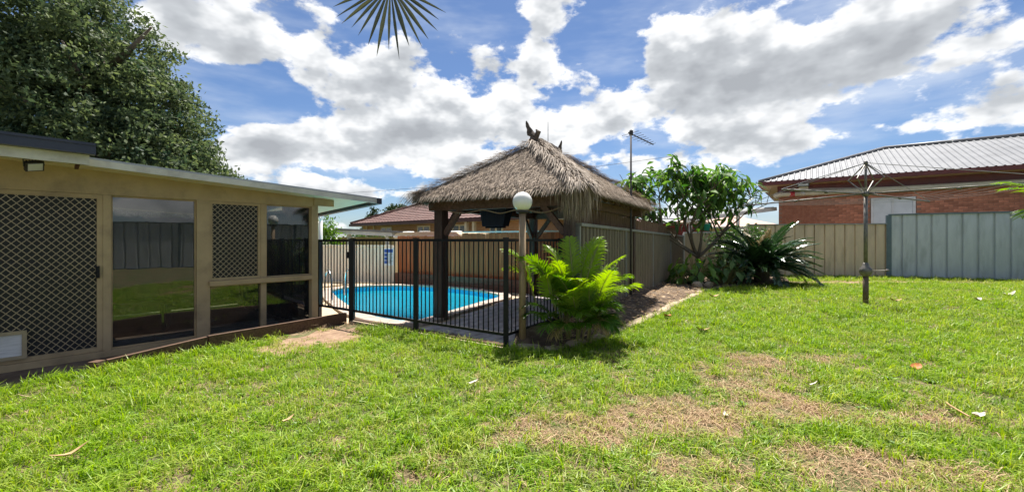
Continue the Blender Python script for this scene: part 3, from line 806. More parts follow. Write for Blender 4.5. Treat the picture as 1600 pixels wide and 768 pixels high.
LP = empty('globe_lamp', (0.125, 5.06, 0), 0, 'white globe lamp on a brown pole beside the corner of the pool fence', 'lamp')
b = MB(); b.tube([(0, 0, -0.1), (0, 0, 1.58)], [0.043, 0.040], 12); b.build('pole', 'lamp_pole', LP, True)
b = MB(); b.lathe([(0.05, 1.581), (0.075, 1.59), (0.078, 1.612), (0.055, 1.615)], (0, 0, 0), 20); b.build('collar', 'lamp_black', LP, True)
b = MB(); pr = [(0.118 * math.sin(t), 1.722 - 0.118 * math.cos(t)) for t in [math.pi * (0.16 + 0.84 * k / 18) for k in range(19)]]
pr[-1] = (0.002, pr[-1][1]); b.lathe(pr, (0, 0, 0), 32); b.build('globe', 'globe', LP, True)

# ------------------------------------------------------------------ thatched gazebo
GO = Vector((0.81, 5.95)); GZ = math.atan2(0.866, 0.5)
GW, GD, OV = 2.31, 3.40, 0.30
GB = empty('thatched_gazebo', (GO.x, GO.y, 0), GZ, 'gazebo with shaggy grey thatched hip roof on dark posts beside the pool', 'gazebo')
# local x goes back along the side fence, y goes left along the front
BZ = 1.75
for (x, y, w) in ((0, 0, 0.13), (0, GW, 0.165), (GD, 0, 0.15), (GD, GW, 0.15)):
    b = MB(); b.bb(x - w/2, x + w/2, y - w/2, y + w/2, DECK - 0.05, BZ); b.build('post', 'post_dark', GB)
for (p, q) in (((0, -0.22, BZ + 0.075), (0, GW + 0.22, BZ + 0.075)), ((GD, -0.22, BZ + 0.075), (GD, GW + 0.22, BZ + 0.075))):
    b = MB(); b.beam(p, q, 0.12, 0.148); b.build('beam', 'beam_brown', GB)
for y in (0, GW):
    b = MB(); b.beam((0.062, y, BZ + 0.07), (GD - 0.062, y, BZ + 0.07), 0.11, 0.136); b.build('beam', 'beam_brown', GB)
def brace(p, q): b = MB(); b.beam(p, q, 0.07, 0.085); b.build('brace', 'beam_brown', GB)
brace((0, GW - 0.09, 1.36), (0, GW - 0.42, 1.78)); brace((0, 0.07, 1.36), (0, 0.42, 1.78)); brace((0.09, GW, 1.36), (0.44, GW, 1.78))
brace((GD, GW - 0.08, 1.30), (GD, GW - 0.46, 1.78)); brace((GD - 0.08, GW, 1.30), (GD - 0.46, GW, 1.78)); brace((GD, 0.08, 1.30), (GD, 0.46, 1.78))
random.seed(21)
# roof: bed under the thatch, then straws
RX0, RX1, RY0, RY1 = -OV, GD + OV, -OV, GW + OV
EZ, RZ = 1.97, 2.96
HW = (RY1 - RY0) / 2; YM = (RY0 + RY1) / 2
r0 = Vector((RX0 + HW, YM, RZ)); r1 = Vector((RX1 - HW, YM, RZ))
c00, c10, c11, c01 = Vector((RX0, RY0, EZ)), Vector((RX1, RY0, EZ)), Vector((RX1, RY1, EZ)), Vector((RX0, RY1, EZ))
b = MB(); dn = Vector((0, 0, -0.09))
b.add([c00, c10, c11, c01, r0, r1, c00+dn, c10+dn, c11+dn, c01+dn, r0+dn, r1+dn],
      [(0,1,5,4),(1,2,5),(2,3,4,5),(3,0,4),(7,6,10,11),(8,7,11),(9,8,11,10),(6,9,10),(0,6,7,1),(1,7,8,2),(2,8,9,3),(3,9,6,0)])
b.build('roof_bed', 'thatch_bed', GB)
for k in range(12):   # rafters seen under the eaves
    t = (k + 0.5) / 12; x = RX0 + 0.1 + (RX1 - RX0 - 0.2) * t
    for (yy, s) in ((RY0, 1), (RY1, -1)):
        run = min(HW, x - RX0, RX1 - x) - 0.05
        if run > 0.3:
            b = MB(); b.tube([(x, yy + s*0.04, EZ - 0.115), (x, yy + s*run, EZ - 0.115 + (RZ - EZ) * run / HW)], 0.022, 6); b.build('rafter', 'bamboo', GB)
TH = MB(); TP = MB()
def straw(mb, p, d, nrm, L, w, bend, val):
    mb.cur = val
    s = d.cross(nrm).normalized() * w / 2
    m = p + d * L * 0.55 + nrm * bend; e_ = p + d * L + nrm * bend * 0.2 + Vector((0, 0, -0.15 * L))
    mb.add([p - s, p + s, m + s, m - s, e_], [(0, 1, 2, 3), (3, 2, 4)])
faces = [(c00, c10, r0, r1), (c10, c11, r1, r1), (c11, c01, r1, r0), (c01, c00, r0, r0)]
for (e0, e1, t0, t1) in faces:
    mid_e = (e0 + e1) / 2; mid_t = (t0 + t1) / 2
    nrm = (e1 - e0).cross(t0 - e0).normalized(); nrm = nrm if nrm.z > 0 else -nrm
    area = ((e1 - e0).length + (t1 - t0).length) / 2 * (mid_t - mid_e).length
    n = int(area * 3000); Lt = (t1 - t0).length / (e1 - e0).length
    al = (e1 - e0).normalized()
    dn0 = -(nrm.cross(al)); dn0 = dn0 if dn0.z < 0 else -dn0
    for _ in range(n):
        while True:
            s = random.random(); 
            if random.random() < 1 - s * (1 - Lt): break
        t = random.random()
        p = (e0.lerp(t0, s)).lerp(e1.lerp(t1, s), t)
        c = math.sin(p.x * 9 + p.y * 4) * math.sin(p.z * 17 + p.y * 7)
        d = (dn0 + al * random.gauss(0, 0.28) + nrm * random.uniform(0.0, 0.13)).normalized()
        straw(TH, p + nrm * random.uniform(0.0, 0.03), d, nrm, random.uniform(0.12, 0.28), random.uniform(0.006, 0.014), random.uniform(0.0, 0.03),
              min(1, max(0, random.gauss(0.52, 0.25) + 0.13 * c)))
# ragged fringe along the eaves
for (e0, e1, fl) in ((c00, c10, 0.6), (c10, c11, 1.0), (c11, c01, 0.8), (c01, c00, 0.5)):
    al = (e1 - e0).normalized(); outw = Vector((al.y, -al.x, 0)); cc = (c00 + c11) / 2
    if outw.dot(e0 - cc) < 0: outw = -outw
    for _ in range(int((e1 - e0).length * 750)):
        t = random.random(); p = e0.lerp(e1, t) - outw * random.uniform(-0.03, 0.20) + Vector((0, 0, random.uniform(0.0, 0.12)))
        d = (Vector((0, 0, -1)) * random.uniform(0.55, 1.0) + outw * random.uniform(0.2, 0.9) + al * random.gauss(0, 0.22)).normalized()
        ln = fl * random.uniform(0.10, 0.24) * (0.75 + 0.5 * abs(math.sin(t * 23)) )
        straw(TH, p, d, outw, ln, random.uniform(0.005, 0.012), random.uniform(-0.01, 0.02), min(1, max(0, random.gauss(0.38, 0.24))))
# hips: ragged pale bundles, and the long tail over the near corner
for (cn, rt, k) in ((c00, r0, 2100), (c01, r0, 1000), (c10, r1, 900), (c11, r1, 700)):
    ax = (cn - rt).normalized(); side = ax.cross(Vector((0, 0, 1))).normalized(); upn = side.cross(ax)
    upn = upn if upn.z > 0 else -upn
    for _ in range(k):
        t = random.random(); wv = 0.5 + 0.5 * math.sin(t * 25 + 1.0)
        sd = random.choice((-1, 1)); p = rt.lerp(cn, t) + side * sd * random.uniform(0, 0.10) + upn * random.uniform(0.0, 0.05 + 0.04 * wv)
        d = (ax + side * sd * random.uniform(0.0, 0.75) + upn * random.uniform(-0.05, 0.25)).normalized()
        straw(TP if cn is c00 else TH, p, d, upn, random.uniform(0.16, 0.36), random.uniform(0.007, 0.015), random.uniform(0, 0.04), min(1, max(0, random.gauss(0.55, 0.28))))
for _ in range(560):
    t = random.random(); w = random.gauss(0, 0.12)
    p = c00 + Vector((0.10 + w * 0.7, 0.12 + random.gauss(0, 0.11) , random.uniform(-0.04, 0.10)))
    d = Vector((random.gauss(-0.05, 0.10), random.gauss(-0.05, 0.10), -1)).normalized()
    straw(TH, p, d, Vector((-0.7, -0.7, 0)), random.uniform(0.18, 0.48) * math.exp(-w*w*8), random.uniform(0.005, 0.011), random.uniform(-0.02, 0.02), min(1, max(0, random.gauss(0.45, 0.25))))
for _ in range(700):   # left corner tails
    p = c01 + Vector((random.gauss(0.05, 0.12), random.gauss(-0.10, 0.14), random.uniform(-0.03, 0.10)))
    d = Vector((random.gauss(-0.2, 0.15), random.gauss(0.5, 0.25), -0.8)).normalized()
    straw(TH, p, d, Vector((-0.7, 0.7, 0)), random.uniform(0.12, 0.32), random.uniform(0.005, 0.011), random.uniform(-0.02, 0.02), min(1, max(0, random.gauss(0.30, 0.2))))
o = TH.build('thatch', 'thatch', GB); o['kind'] = 'stuff'
o = TP.build('hip_thatch', 'thatch_pale', GB); o['kind'] = 'stuff'
# ridge cap and horn finials
b = MB()
for k in range(9):
    t = k / 8; p = r0.lerp(r1, t) + Vector((random.uniform(-0.02, 0.02), random.uniform(-0.02, 0.02), 0.05 + 0.02 * random.random()))
    b.tube([p + Vector((-0.07, 0, -0.03)), p + Vector((-0.02, 0, 0.03)), p + Vector((0.06, 0, 0.02)), p + Vector((0.09, 0, -0.04))], [0.05, 0.075, 0.07, 0.045], 8)
b.build('ridge_cap', 'finial_dark', GB, True)
def finial(base, sc, lean, name='finial'):
    mb = MB(); prof = [(0.0, -0.10, 0.10, 0.06), (0.03, 0.0, 0.105, 0.06), (0.02, 0.06, 0.12, 0.06), (0.05, 0.12, 0.10, 0.055), (0.0, 0.16, 0.115, 0.05), (-0.03, 0.21, 0.085, 0.045), (-0.045, 0.27, 0.07, 0.035), (-0.07, 0.33, 0.05, 0.028), (-0.085, 0.39, 0.035, 0.02), (-0.095, 0.435, 0.012, 0.01)]
    vs = []; n = 10
    for (ox, z, a, c) in prof:
        for k in range(n):
            t = 2 * math.pi * k / n; j = 1 + random.uniform(-0.16, 0.16)
            vs.append(base + Vector((c * 1.2 * math.sin(t) * j * sc, (-ox * lean - a * 0.8 * math.cos(t) * j) * sc, z * sc)))
    fs = [(i*n+k, i*n+(k+1) % n, (i+1)*n+(k+1) % n, (i+1)*n+k) for i in range(len(prof)-1) for k in range(n)] + [tuple((len(prof)-1)*n+k for k in range(n))]
    mb.add(vs, fs); mb.tube([base + Vector((0, -0.06*lean, 0.11))*sc, base + Vector((0, -0.10*lean, 0.20))*sc, base + Vector((0, -0.06*lean, 0.25))*sc], [0.055*sc, 0.05*sc, 0.012*sc], 8)
    return mb.build(name, 'finial_dark', GB)
finial(r0 + Vector((-0.02, 0.02, 0.02)), 0.95, 1.3)
finial(r1 + Vector((0.02, 0, 0.02)), 0.62, -1.0)
b = MB(); b.tube([r0.lerp(r1, 0.45) + Vector((0, -0.05, 0.02)), r0.lerp(r1, 0.45) + Vector((0, -0.05, 0.52))], 0.006, 5)
o = b.build('mast', 'cable', None); o.matrix_world = Matrix.Translation((GO.x, GO.y, 0)) @ Matrix.Rotation(GZ, 4, 'Z'); tag(o, 'thin upright mast on the ridge of the thatched roof', 'mast')
def in_g(o, label, cat, group=None):
    o.matrix_world = Matrix.Translation((GO.x, GO.y, 0)) @ Matrix.Rotation(GZ, 4, 'Z'); return tag(o, label, cat, group)
b = MB()
hx, hy = 0.62, 1.40
b.add([(hx, hy, 1.84), (hx, hy + 0.56, 1.84), (hx, hy + 0.50, 1.50), (hx, hy + 0.07, 1.50), (hx + 0.25, hy, 1.84), (hx + 0.25, hy + 0.56, 1.84), (hx + 0.19, hy + 0.50, 1.50), (hx + 0.19, hy + 0.07, 1.50)],
      [(0,1,2,3),(7,6,5,4),(0,4,5,1),(3,2,6,7),(0,3,7,4),(1,5,6,2)])
for k in range(9): b.bb(hx + 0.03, hx + 0.16, hy + 0.11 + k*0.042, hy + 0.118 + k*0.042, 1.47, 1.499)
in_g(b.build('hanging_hood', 'curtain_navy'), 'dark tapered hood hanging under the thatched roof', 'hood')
b = MB(); b.beam((0.74, 0.06, BZ + 0.145), (0.74, GW - 0.06, BZ + 0.145), 0.08, 0.10); b.build('beam', 'beam_brown', GB)
for (pts, lb) in (([(0.0, 2.1, 1.735), (-0.02, 1.75, 1.69), (-0.02, 1.4, 1.73), (0, 1.1, 1.67), (0, 0.75, 1.72), (0.02, 0.4, 1.66), (0.0, 0.1, 1.72)], 'thin cable drooping along the front beam of the gazebo'),):
    b = MB(); b.tube(spline([(p[0] - 0.075, p[1], p[2]) for p in pts], False, 6), 0.008, 5); in_g(b.build('cable', 'lamp_pole'), lb, 'cable')

# ------------------------------------------------------------------ bamboo screen and steel fences
def corr_sheet(L, h, pitch, groove, depth, z0=0.0, slope=0.0):
    """pan-and-groove fence sheet in the local xz plane, facing -y"""
    xs = [(0.0, 0.0)]; x = 0.0
    while x + pitch <= L + 1e-6:
        a = pitch - groove
        xs += [(x + a * 0.06, -depth * 0.15), (x + a * 0.94, -depth * 0.15), (x + a, 0.0), (x + a + groove * 0.25, depth), (x + a + groove * 0.75, depth), (x + pitch, 0.0)]; x += pitch
    mb = MB(); vs = []
    for (px_, d) in xs: vs += [(px_, d, z0), (px_, d, z0 + h + slope * px_)]
    n = len(xs); fs = [(2*i, 2*i+2, 2*i+3, 2*i+1) for i in range(n-1)]
    bk = [(p[0], p[1] + 0.012, p[2]) for p in vs]
    fs += [(2*n + 2*i, 2*n + 2*i+1, 2*n + 2*i+3, 2*n + 2*i+2) for i in range(n-1)] + [(2*i+1, 2*i+3, 2*n+2*i+3, 2*n+2*i+1) for i in range(n-1)]
    mb.add(vs + bk, fs); return mb, x
def steel_fence(name, p, q, h0, h1, z0, pitch, groove, depth, m, mrail, per, label, post_w=0.06, mpost=None, cap=0.045, proud=0.05):
    p, q = Vector(p), Vector(q); d = (q - p).normalized(); L = (q - p).length
    root = empty(name, (p.x, p.y, 0), math.atan2(d.y, d.x), label, 'fence')
    npan = max(1, round(L / pitch)); pt = L / npan; k = 0
    while k < npan:
        m_ = min(per, npan - k); x0 = k * pt; hh0 = h0 + (h1 - h0) * x0 / L
        mb, _ = corr_sheet(m_ * pt, hh0 - z0, pt, groove, depth, z0, (h1 - h0) / L)
        mb.build('sheet', m, root, loc=(x0, 0, 0)); k += m_
    mb = MB(); mb.beam((0, -0.004, h0 + 0.012), (L, -0.004, h1 + 0.012), proud * 2, cap); mb.build('top_rail', mrail, root)
    mb = MB(); mb.beam((0, -0.003, z0 + 0.012), (L, -0.003, z0 + 0.012), proud * 1.6, 0.05); mb.build('bottom_rail', mrail, root)
    x = 0.0
    nb = max(1, round(L / (per * pt)))
    for i in range(nb + 1):
        x = L * i / nb; hh = h0 + (h1 - h0) * x / L
        mb = MB(); mb.bb(x - post_w/2, x + post_w/2, -0.034, 0.036, z0 - 0.1, hh - 0.012); mb.build('post', mpost or mrail, root)
    return root
SF0 = F0; SF1 = Vector((6.0, 14.86))
steel_fence('steel_fence', SF0 + FD*0.10, SF1, 1.475, 1.375, 0.05, 0.165, 0.075, 0.085, 'steel_grey', 'rail_grey', 15, 'weathered grey ribbed steel fence in shade running back beside the gazebo', 0.05)
steel_fence('steel_fence', (6.06, 14.90), (8.1, 14.72), 1.50, 1.52, 0.0, 0.30, 0.05, 0.03, 'steel_beige', 'white_paint', 7, 'short low tan steel fence behind the leafy tree in the corner')
steel_fence('steel_fence', (8.16, 14.70), (12.62, 14.24), 1.77, 1.79, 0.0, 0.325, 0.045, 0.035, 'steel_beige', 'rail_grey', 7, 'beige ribbed steel fence behind the rotary clothes line', mpost='steel_beige', cap=0.035)
steel_fence('steel_fence', (12.66, 14.20), (16.2, 12.80), 2.09, 2.12, 0.0, 0.40, 0.07, 0.05, 'steel_blue', 'steel_blue_dark', 9, 'tall pale blue steel fence at the right edge', 0.14)
steel_fence('steel_fence', (16.25, 12.75), (9.45, -7.4), 2.0, 2.0, 0.0, 0.40, 0.07, 0.05, 'steel_blue', 'steel_blue_dark', 6, 'pale blue steel fence running along the right side of the lawn towards the viewer', 0.10)
steel_fence('steel_fence', (9.40, -7.5), (-9.0, -7.5), 2.0, 2.0, 0.0, 0.40, 0.07, 0.05, 'steel_blue', 'steel_blue_dark', 6, 'pale steel fence seen mirrored in the patio glass', 0.10)
# bamboo screen fixed to the gazebo side, above the steel fence
BS = empty('bamboo_screen', (SF0.x, SF0.y, 0), math.atan2(FD.y, FD.x), 'brown reed screen above the grey steel fence beside the gazebo', 'screen')
b = MB(); x = 0.0
while x < 9.4:
    w = random.uniform(0.012, 0.020); h = 1.80 - 0.028 * x + random.uniform(-0.03, 0.02)
    if x > 4.3: h = 1.72 - 0.022 * (x - 4.3) + random.uniform(-0.03, 0.02)
    y = 0.075 + random.uniform(0, 0.012)
    b.tube([(x, y, 0.25), (x + random.uniform(-0.01, 0.01), y, h)], w / 2, 5, False); x += w * 0.97
o = b.build('reeds', 'bamboo', BS, True); o['kind'] = 'stuff'
b = MB()
for z in (0.6, 1.55): b.beam((0, 0.10, z), (9.3, 0.10, z - 0.05), 0.02, 0.03)
b.build('batten', 'beam_brown', BS)
# television aerial on its pole at the fence
AP = SF0 + FD * 2.72 + Vector((0.07, -0.04))
AN = empty('tv_aerial', (AP.x, AP.y, 0), 0, 'dark television aerial on a tall thin pole beside the gazebo roof', 'aerial')
b = MB(); b.tube([(0, 0, 0.05), (0, 0, 3.42)], [0.024, 0.017], 8); b.build('mast', 'cable', AN, True)
b = MB(); bd = Vector((0.86, 0.5, -0.22)).normalized(); p0 = Vector((-0.06, -0.03, 3.36)); b.tube([p0, p0 + bd * 0.72], 0.011, 6); b.build('boom', 'cable', AN)
for k in range(8):
    b = MB(); c = p0 + bd * (0.05 + 0.09 * k); sd = Vector((-0.5, 0.86, 0)) * (0.22 - 0.018 * k); b.tube([c - sd, c + sd], 0.0045, 5); b.build('element', 'cable', AN)
b = MB(); b.box((0, -0.01, 3.36), (0.06, 0.07, 0.08)); b.build('clamp', 'lamp_black', AN)

# ------------------------------------------------------------------ timber fence behind the pool
WD = (WALL_R - WALL_L).normalized(); WLn = (WALL_R - WALL_L).length
WZ = math.atan2(WD.y, WD.x)
LW = empty('low_sleeper_wall', (WALL_L.x, WALL_L.y, 0), WZ, 'low dark sleeper wall behind the pool under the timber fence', 'wall')
x = 0.0
while x < WLn - 0.1:
    l = min(1.8, WLn - x)
    for k in range(2):
        b = MB(); b.bevbox(x + 0.004, x + l - 0.004, -0.04, 0.05, DECK - 0.04 + k * 0.17, DECK + 0.125 + k * 0.17, 0.008); b.build('sleeper', 'sleeper_grey', LW)
    x += l
TF = empty('timber_fence', (WALL_L.x + 0.05, WALL_L.y + 0.12, 0), WZ, 'brown upright paling fence behind the pool and gazebo', 'fence')
x = 0.02
pals = []
for w in (0.095, 0.10, 0.105):
    b = MB(); b.bevbox(-w/2, w/2, -0.009, 0.009, 0, 1.22, 0.003); pals.append((w, b.mesh('paling', 'paling')))
while x < WLn - 0.1:
    w, me = random.choice(pals)
    o = link('paling', me, TF, (x + w/2, random.uniform(-0.004, 0.006), 0.16 + random.uniform(-0.012, 0.012) + (0.06 if x > 2.6 else 0.0))); o.rotation_euler = (0, random.uniform(-0.006, 0.006), 0)
    x += w + random.uniform(0.002, 0.008)
for z in (0.45, 1.2):
    b = MB(); b.beam((0, 0.045, z), (WLn - 0.1, 0.045, z), 0.04, 0.08); b.build('rail', 'beam_brown', TF)
b = MB(); b.beam((2.7, -0.0, 1.475), (WLn - 0.15, -0.0, 1.475), 0.06, 0.035); b.build('capping', 'white_paint', TF)
CF = steel_fence('steel_fence', (-8.4, 13.45), (WALL_L.x - 0.05, WALL_L.y + 0.02), 1.08, 1.06, -0.05, 0.78, 0.03, 0.02, 'steel_cream', 'steel_cream', 4, 'pale cream panel fence behind the left end of the pool', 0.09)
SG = empty('pool_sign', (-3.80, 13.02, 0), math.atan2(-0.3, 4.7), 'white sign with blue printing on the cream fence by the pool', 'sign')
b = MB(); b.bb(-0.15, 0.15, -0.008, 0.008, 0.47, 1.0); b.build('plate', 'sign_white', SG)
b = MB(); b.bb(-0.13, 0.13, -0.011, -0.0085, 0.87, 0.97)
for k in range(3): b.bb(-0.13, -0.02, -0.011, -0.0085, 0.75 - k * 0.11, 0.84 - k * 0.11)
b.build('blue_panel', 'sign_blue', SG)
b = MB()
for k in range(9): b.bb(0.0, 0.12 - 0.02 * (k % 3), -0.011, -0.0085, 0.82 - k * 0.035, 0.83 - k * 0.035)
b.build('text_line', 'lamp_black', SG)
# ladder rails and a cleaner hose at the left end of the pool
LD = empty('pool_ladder', (-4.0, 9.55, DECK), R(-50), 'curved chrome pool ladder at the left end of the pool', 'ladder')
for s in (-0.22, 0.22):
    b = MB(); b.tube(spline([(0.0, s, -0.0), (0.0, s, 0.45), (0.12, s, 0.62), (0.32, s, 0.62), (0.46, s, 0.45), (0.50, s, 0.1), (0.52, s, -0.45)], False, 6), 0.021, 10); b.build('handrail', 'chrome', LD, True)
for k in range(2):
    b = MB(); b.bb(0.47, 0.55, -0.2, 0.2, -0.2 - 0.22 * k, -0.17 - 0.22 * k); b.build('tread', 'white_paint', LD)
b = MB(); hp_ = []
for k in range(60):
    t = k / 59 * 5.2 * math.pi; hp_.append((-4.35 + (0.24 - 0.001 * k) * math.cos(t), 8.75 + (0.24 - 0.001 * k) * math.sin(t), DECK + 0.03 + 0.035 * (t / (2 * math.pi))))
b.tube(hp_, 0.018, 7); tag(b.build('pool_hose', 'white_paint', None, True), 'coiled pale pool hose on the deck behind the gate', 'hose')
b = MB(); b.tube([(-5.12, 11.3, DECK), (-5.12, 11.3, 1.78)], 0.05, 10); b.tube([(-5.12, 11.3, 1.76), (-5.12, 11.22, 1.86), (-5.3, 11.2, 1.88)], 0.045, 10)
tag(b.build('downpipe', 'white_paint', None, True), 'white upright downpipe just behind the pool gate', 'pipe')
b = MB(); b.bb(-5.75, -5.25, 11.05, 11.45, DECK, 1.72); b.bb(-5.80, -5.2, 11.0, 11.5, 1.721, 1.76); tag(b.build('pump_cabinet', 'steel_cream'), 'tall pale cabinet beside the white downpipe at the patio corner', 'cabinet')

# ------------------------------------------------------------------ brick house on the right
BX = Vector((0.813, -0.583)); BH0 = Vector((10.6, 18.0))
BHs = empty('brick_house', (BH0.x, BH0.y, 0), math.atan2(BX.y, BX.x), 'red brick house with ribbed grey metal roof behind the beige and blue fences', 'house')
HL, HWd, IN, EVZ, PIT = 13.2, 8.8, 0.6, 3.70, 1.62
def rib_roof(name, pts_fn, L, pitch, m, par):
    xs = []; x = 0.0
    while x < L:
        xs += [(x, 0.0), (x + pitch * 0.60, 0.0), (x + pitch * 0.70, 0.032), (x + pitch * 0.90, 0.032)]; x += pitch
    xs = [p for p in xs if p[0] <= L] + [(L, 0.0)]
    mb = MB(); vs = []
    for (x_, d) in xs:
        lo, hi = pts_fn(x_); vs += [Vector(lo) + Vector((0, 0, d)), Vector(hi) + Vector((0, 0, d))]
    mb.add(vs, [(2*i, 2*i+2, 2*i+3, 2*i+1) for i in range(len(xs)-1)]); return mb.build(name, m, par)
hw = HWd / 2; sl_ = PIT / hw
def front(x):
    t = min(hw, x, HL - x); t = max(t, 0.001); return (x, -0.06, EVZ + 0.02 - 0.06 * sl_), (x, t, EVZ + 0.02 + t * sl_)
rib_roof('roof_sheet', front, HL, 0.20, 'roof_zinc', BHs)
def left(y):
    t = max(0.001, min(y, HWd - y)); return (-0.06, HWd - y, EVZ + 0.02 - 0.06 * sl_), (t, HWd - y, EVZ + 0.02 + t * sl_)
rib_roof('roof_sheet', left, HWd, 0.20, 'roof_zinc', BHs)
b = MB(); b.add([(0, HWd, EVZ), (HL, HWd, EVZ), (HL - hw, hw, EVZ + PIT), (hw, hw, EVZ + PIT), (HL, 0, EVZ)], [(1, 0, 3, 2), (4, 1, 2)]); b.build('roof_sheet', 'roof_zinc', BHs)
for (p, q) in (((-0.05, -0.05, EVZ + 0.04), (hw, hw, EVZ + PIT + 0.07)), ((hw, hw, EVZ + PIT + 0.07), (HL - hw, hw, EVZ + PIT + 0.07))):
    b = MB(); b.tube([p, q], 0.075, 6); b.build('ridge_capping', 'ridge_grey', BHs, True)
def bhb(name, m, x0, x1, y0, y1, z0, z1, par=BHs): b = MB(); b.bb(x0, x1, y0, y1, z0, z1); return b.build(name, m, par)
bhb('gutter', 'red_fascia', -0.10, HL, -0.10, -0.001, EVZ - 0.15, EVZ + 0.0)
bhb('gutter', 'red_fascia', -0.10, -0.001, 0.0, HWd, EVZ - 0.15, EVZ + 0.0)
bhb('soffit', 'soffit_tan', 0.0, HL, 0.0, IN, EVZ - 0.16, EVZ - 0.13)
bhb('soffit', 'soffit_tan', 0.0, IN - 0.002, IN + 0.002, HWd, EVZ - 0.16, EVZ - 0.13)
bhb('frieze_board', 'red_fascia', IN - 0.03, HL - IN, IN - 0.03, IN - 0.001, EVZ - 0.42, EVZ - 0.161)
bhb('frieze_board', 'red_fascia', IN - 0.03, IN - 0.001, IN, HWd - IN, EVZ - 0.42, EVZ - 0.161)
WALLB = bhb('wall', 'mortar_red', IN + 0.012, HL - IN, IN + 0.012, HWd - IN, -0.5, EVZ - 0.161)
# bricks laid on the part of the front wall that stands above the fences
bm_ = MB(); bm_.bevbox(-0.115, 0.115, -0.006, 0.0, -0.038, 0.038, 0.0)
bm_ = MB(); bm_.bb(-0.115, 0.115, -0.012, 0.008, -0.038, 0.038); bme = bm_.mesh('brick', 'brick_red')
spots = []
for r in range(20):
    z = 1.62 + 0.086 * r
    if z > 3.24: break
    for c in range(52):
        x = IN + 0.13 + 0.24 * c + (0.12 if r % 2 else 0)
        if x > HL - IN - 0.12: break
        if 3.60 < x < 4.97 and 1.7 < z < 2.87: continue
        X = 10.6 + BX.x * x; Y = 18.0 + BX.y * x
        spots.append((Y / 1.0 + (0 if 1.62 < z else 9) + (30 if X / Y > 1.22 else 0) + (40 if z < 1.75 else 0), x, z))
spots.sort()
rest = MB()
for k, (_, x, z) in enumerate(spots):
    if k < 300: link('brick', bme, BHs, (x, IN + 0.010, z))
    else: rest.bb(x - 0.115, x + 0.115, IN - 0.002, IN + 0.018, z - 0.038, z + 0.038)
o = rest.build('brickwork', 'brick_red', BHs); o['kind'] = 'stuff'
# two white shutters in a frame
for (x0, x1) in ((3.72, 4.24), (4.30, 4.82)):
    w_ = bhb('shutter', 'shutter_white', x0, x1, IN - 0.028, IN - 0.004, 1.75, 2.80)
    s = MB()
    for k in range(14): s.bb(x0 + 0.03, x1 - 0.03, IN - 0.036, IN - 0.0285, 1.78 + k * 0.072, 1.835 + k * 0.072)
    s.build('slat', 'shutter_white', w_)
f_ = MB()
for (a, b_, c, d) in ((3.64, 4.90, 2.805, 2.86), (3.64, 3.715, 1.7, 2.803), (4.825, 4.90, 1.7, 2.803), (4.245, 4.295, 1.7, 2.803)): f_.bb(a, b_, IN - 0.045, IN - 0.003, c, d)
f_.build('window_frame', 'white_paint', BHs)
b = MB(); b.tube(spline([(0.62, 1.9, 3.16), (0.50, 0.9, 3.17), (0.62, 0.45, 3.17), (1.2, 0.44, 3.17), (3.0, 0.44, 3.17), (HL - 0.8, 0.44, 3.19)], False, 6), 0.095, 12); b.build('drain_pipe', 'pipe_cream', BHs, True)
b = MB(); b.tube([(0.98, 0.44, 3.17), (1.20, 0.44, 3.17)], 0.0985, 12, False); b.build('tape', 'red_tape', BHs, True)
for x in (2.6, 5.2, 8.0):
    b = MB(); b.tube([(x, 0.44, 3.17), (x + 0.06, 0.44, 3.17)], 0.104, 12, False); b.build('pipe_joint', 'pipe_cream', BHs, True)
SLt = empty('security_light', (BH0.x + BX.x * 1.55 - 0.1, BH0.y + BX.y * 1.55 - 0.05, 0), math.atan2(BX.y, BX.x), 'cream security light with black lamp under the brick house eave', 'light')
b = MB(); b.bb(-0.16, 0.16, 0.0, 0.10, 3.24, 3.44); b.tube([(0, 0.05, 3.24), (0, 0.0, 3.14)], 0.03, 8); b.build('housing', 'fixture_cream', SLt)
b = MB(); b.lathe([(0.02, 3.04), (0.075, 3.06), (0.085, 3.12), (0.05, 3.16)], (0, -0.02, 0), 12); b.build('sensor', 'fixture_cream', SLt, True)
b = MB(); b.bb(-0.20, 0.20, -0.10, -0.002, 3.40, 3.53); b.build('lamp_housing', 'lamp_black', SLt)
b = MB(); b.bb(-0.16, 0.16, -0.106, -0.101, 3.425, 3.505); b.build('lens', 'lens_clear', SLt)

# ------------------------------------------------------------------ tiled house behind the pool
OX = Vector((0.754, -0.657)); OH0 = Vector((-9.9, 26.0))
OH = empty('tiled_house', (OH0.x, OH0.y, 0), math.atan2(OX.y, OX.x), 'orange brick house with red tiled hip roof behind the pool fence', 'house')
OL, OWd, OE, OP = 15.0, 10.0, 2.2, 2.05
def ohb(name, m, x0, x1, y0, y1, z0, z1, par=OH): b = MB(); b.bb(x0, x1, y0, y1, z0, z1); return b.build(name, m, par)
ohb('wall', 'brick_orange', 0.5, OL - 0.5, 0.5, OWd - 0.5, -0.5, OE - 0.06)
ohb('gutter', 'eave_brown', -0.1, OL, -0.10, -0.001, OE - 0.13, OE + 0.01); ohb('gutter', 'eave_brown', -0.1, -0.001, 0.0, OWd, OE - 0.13, OE + 0.01)
ohb('soffit', 'frame_cream', 0.0, OL, 0.0, OWd, OE - 0.12, OE - 0.062)
oh = OWd / 2; os_ = OP / oh
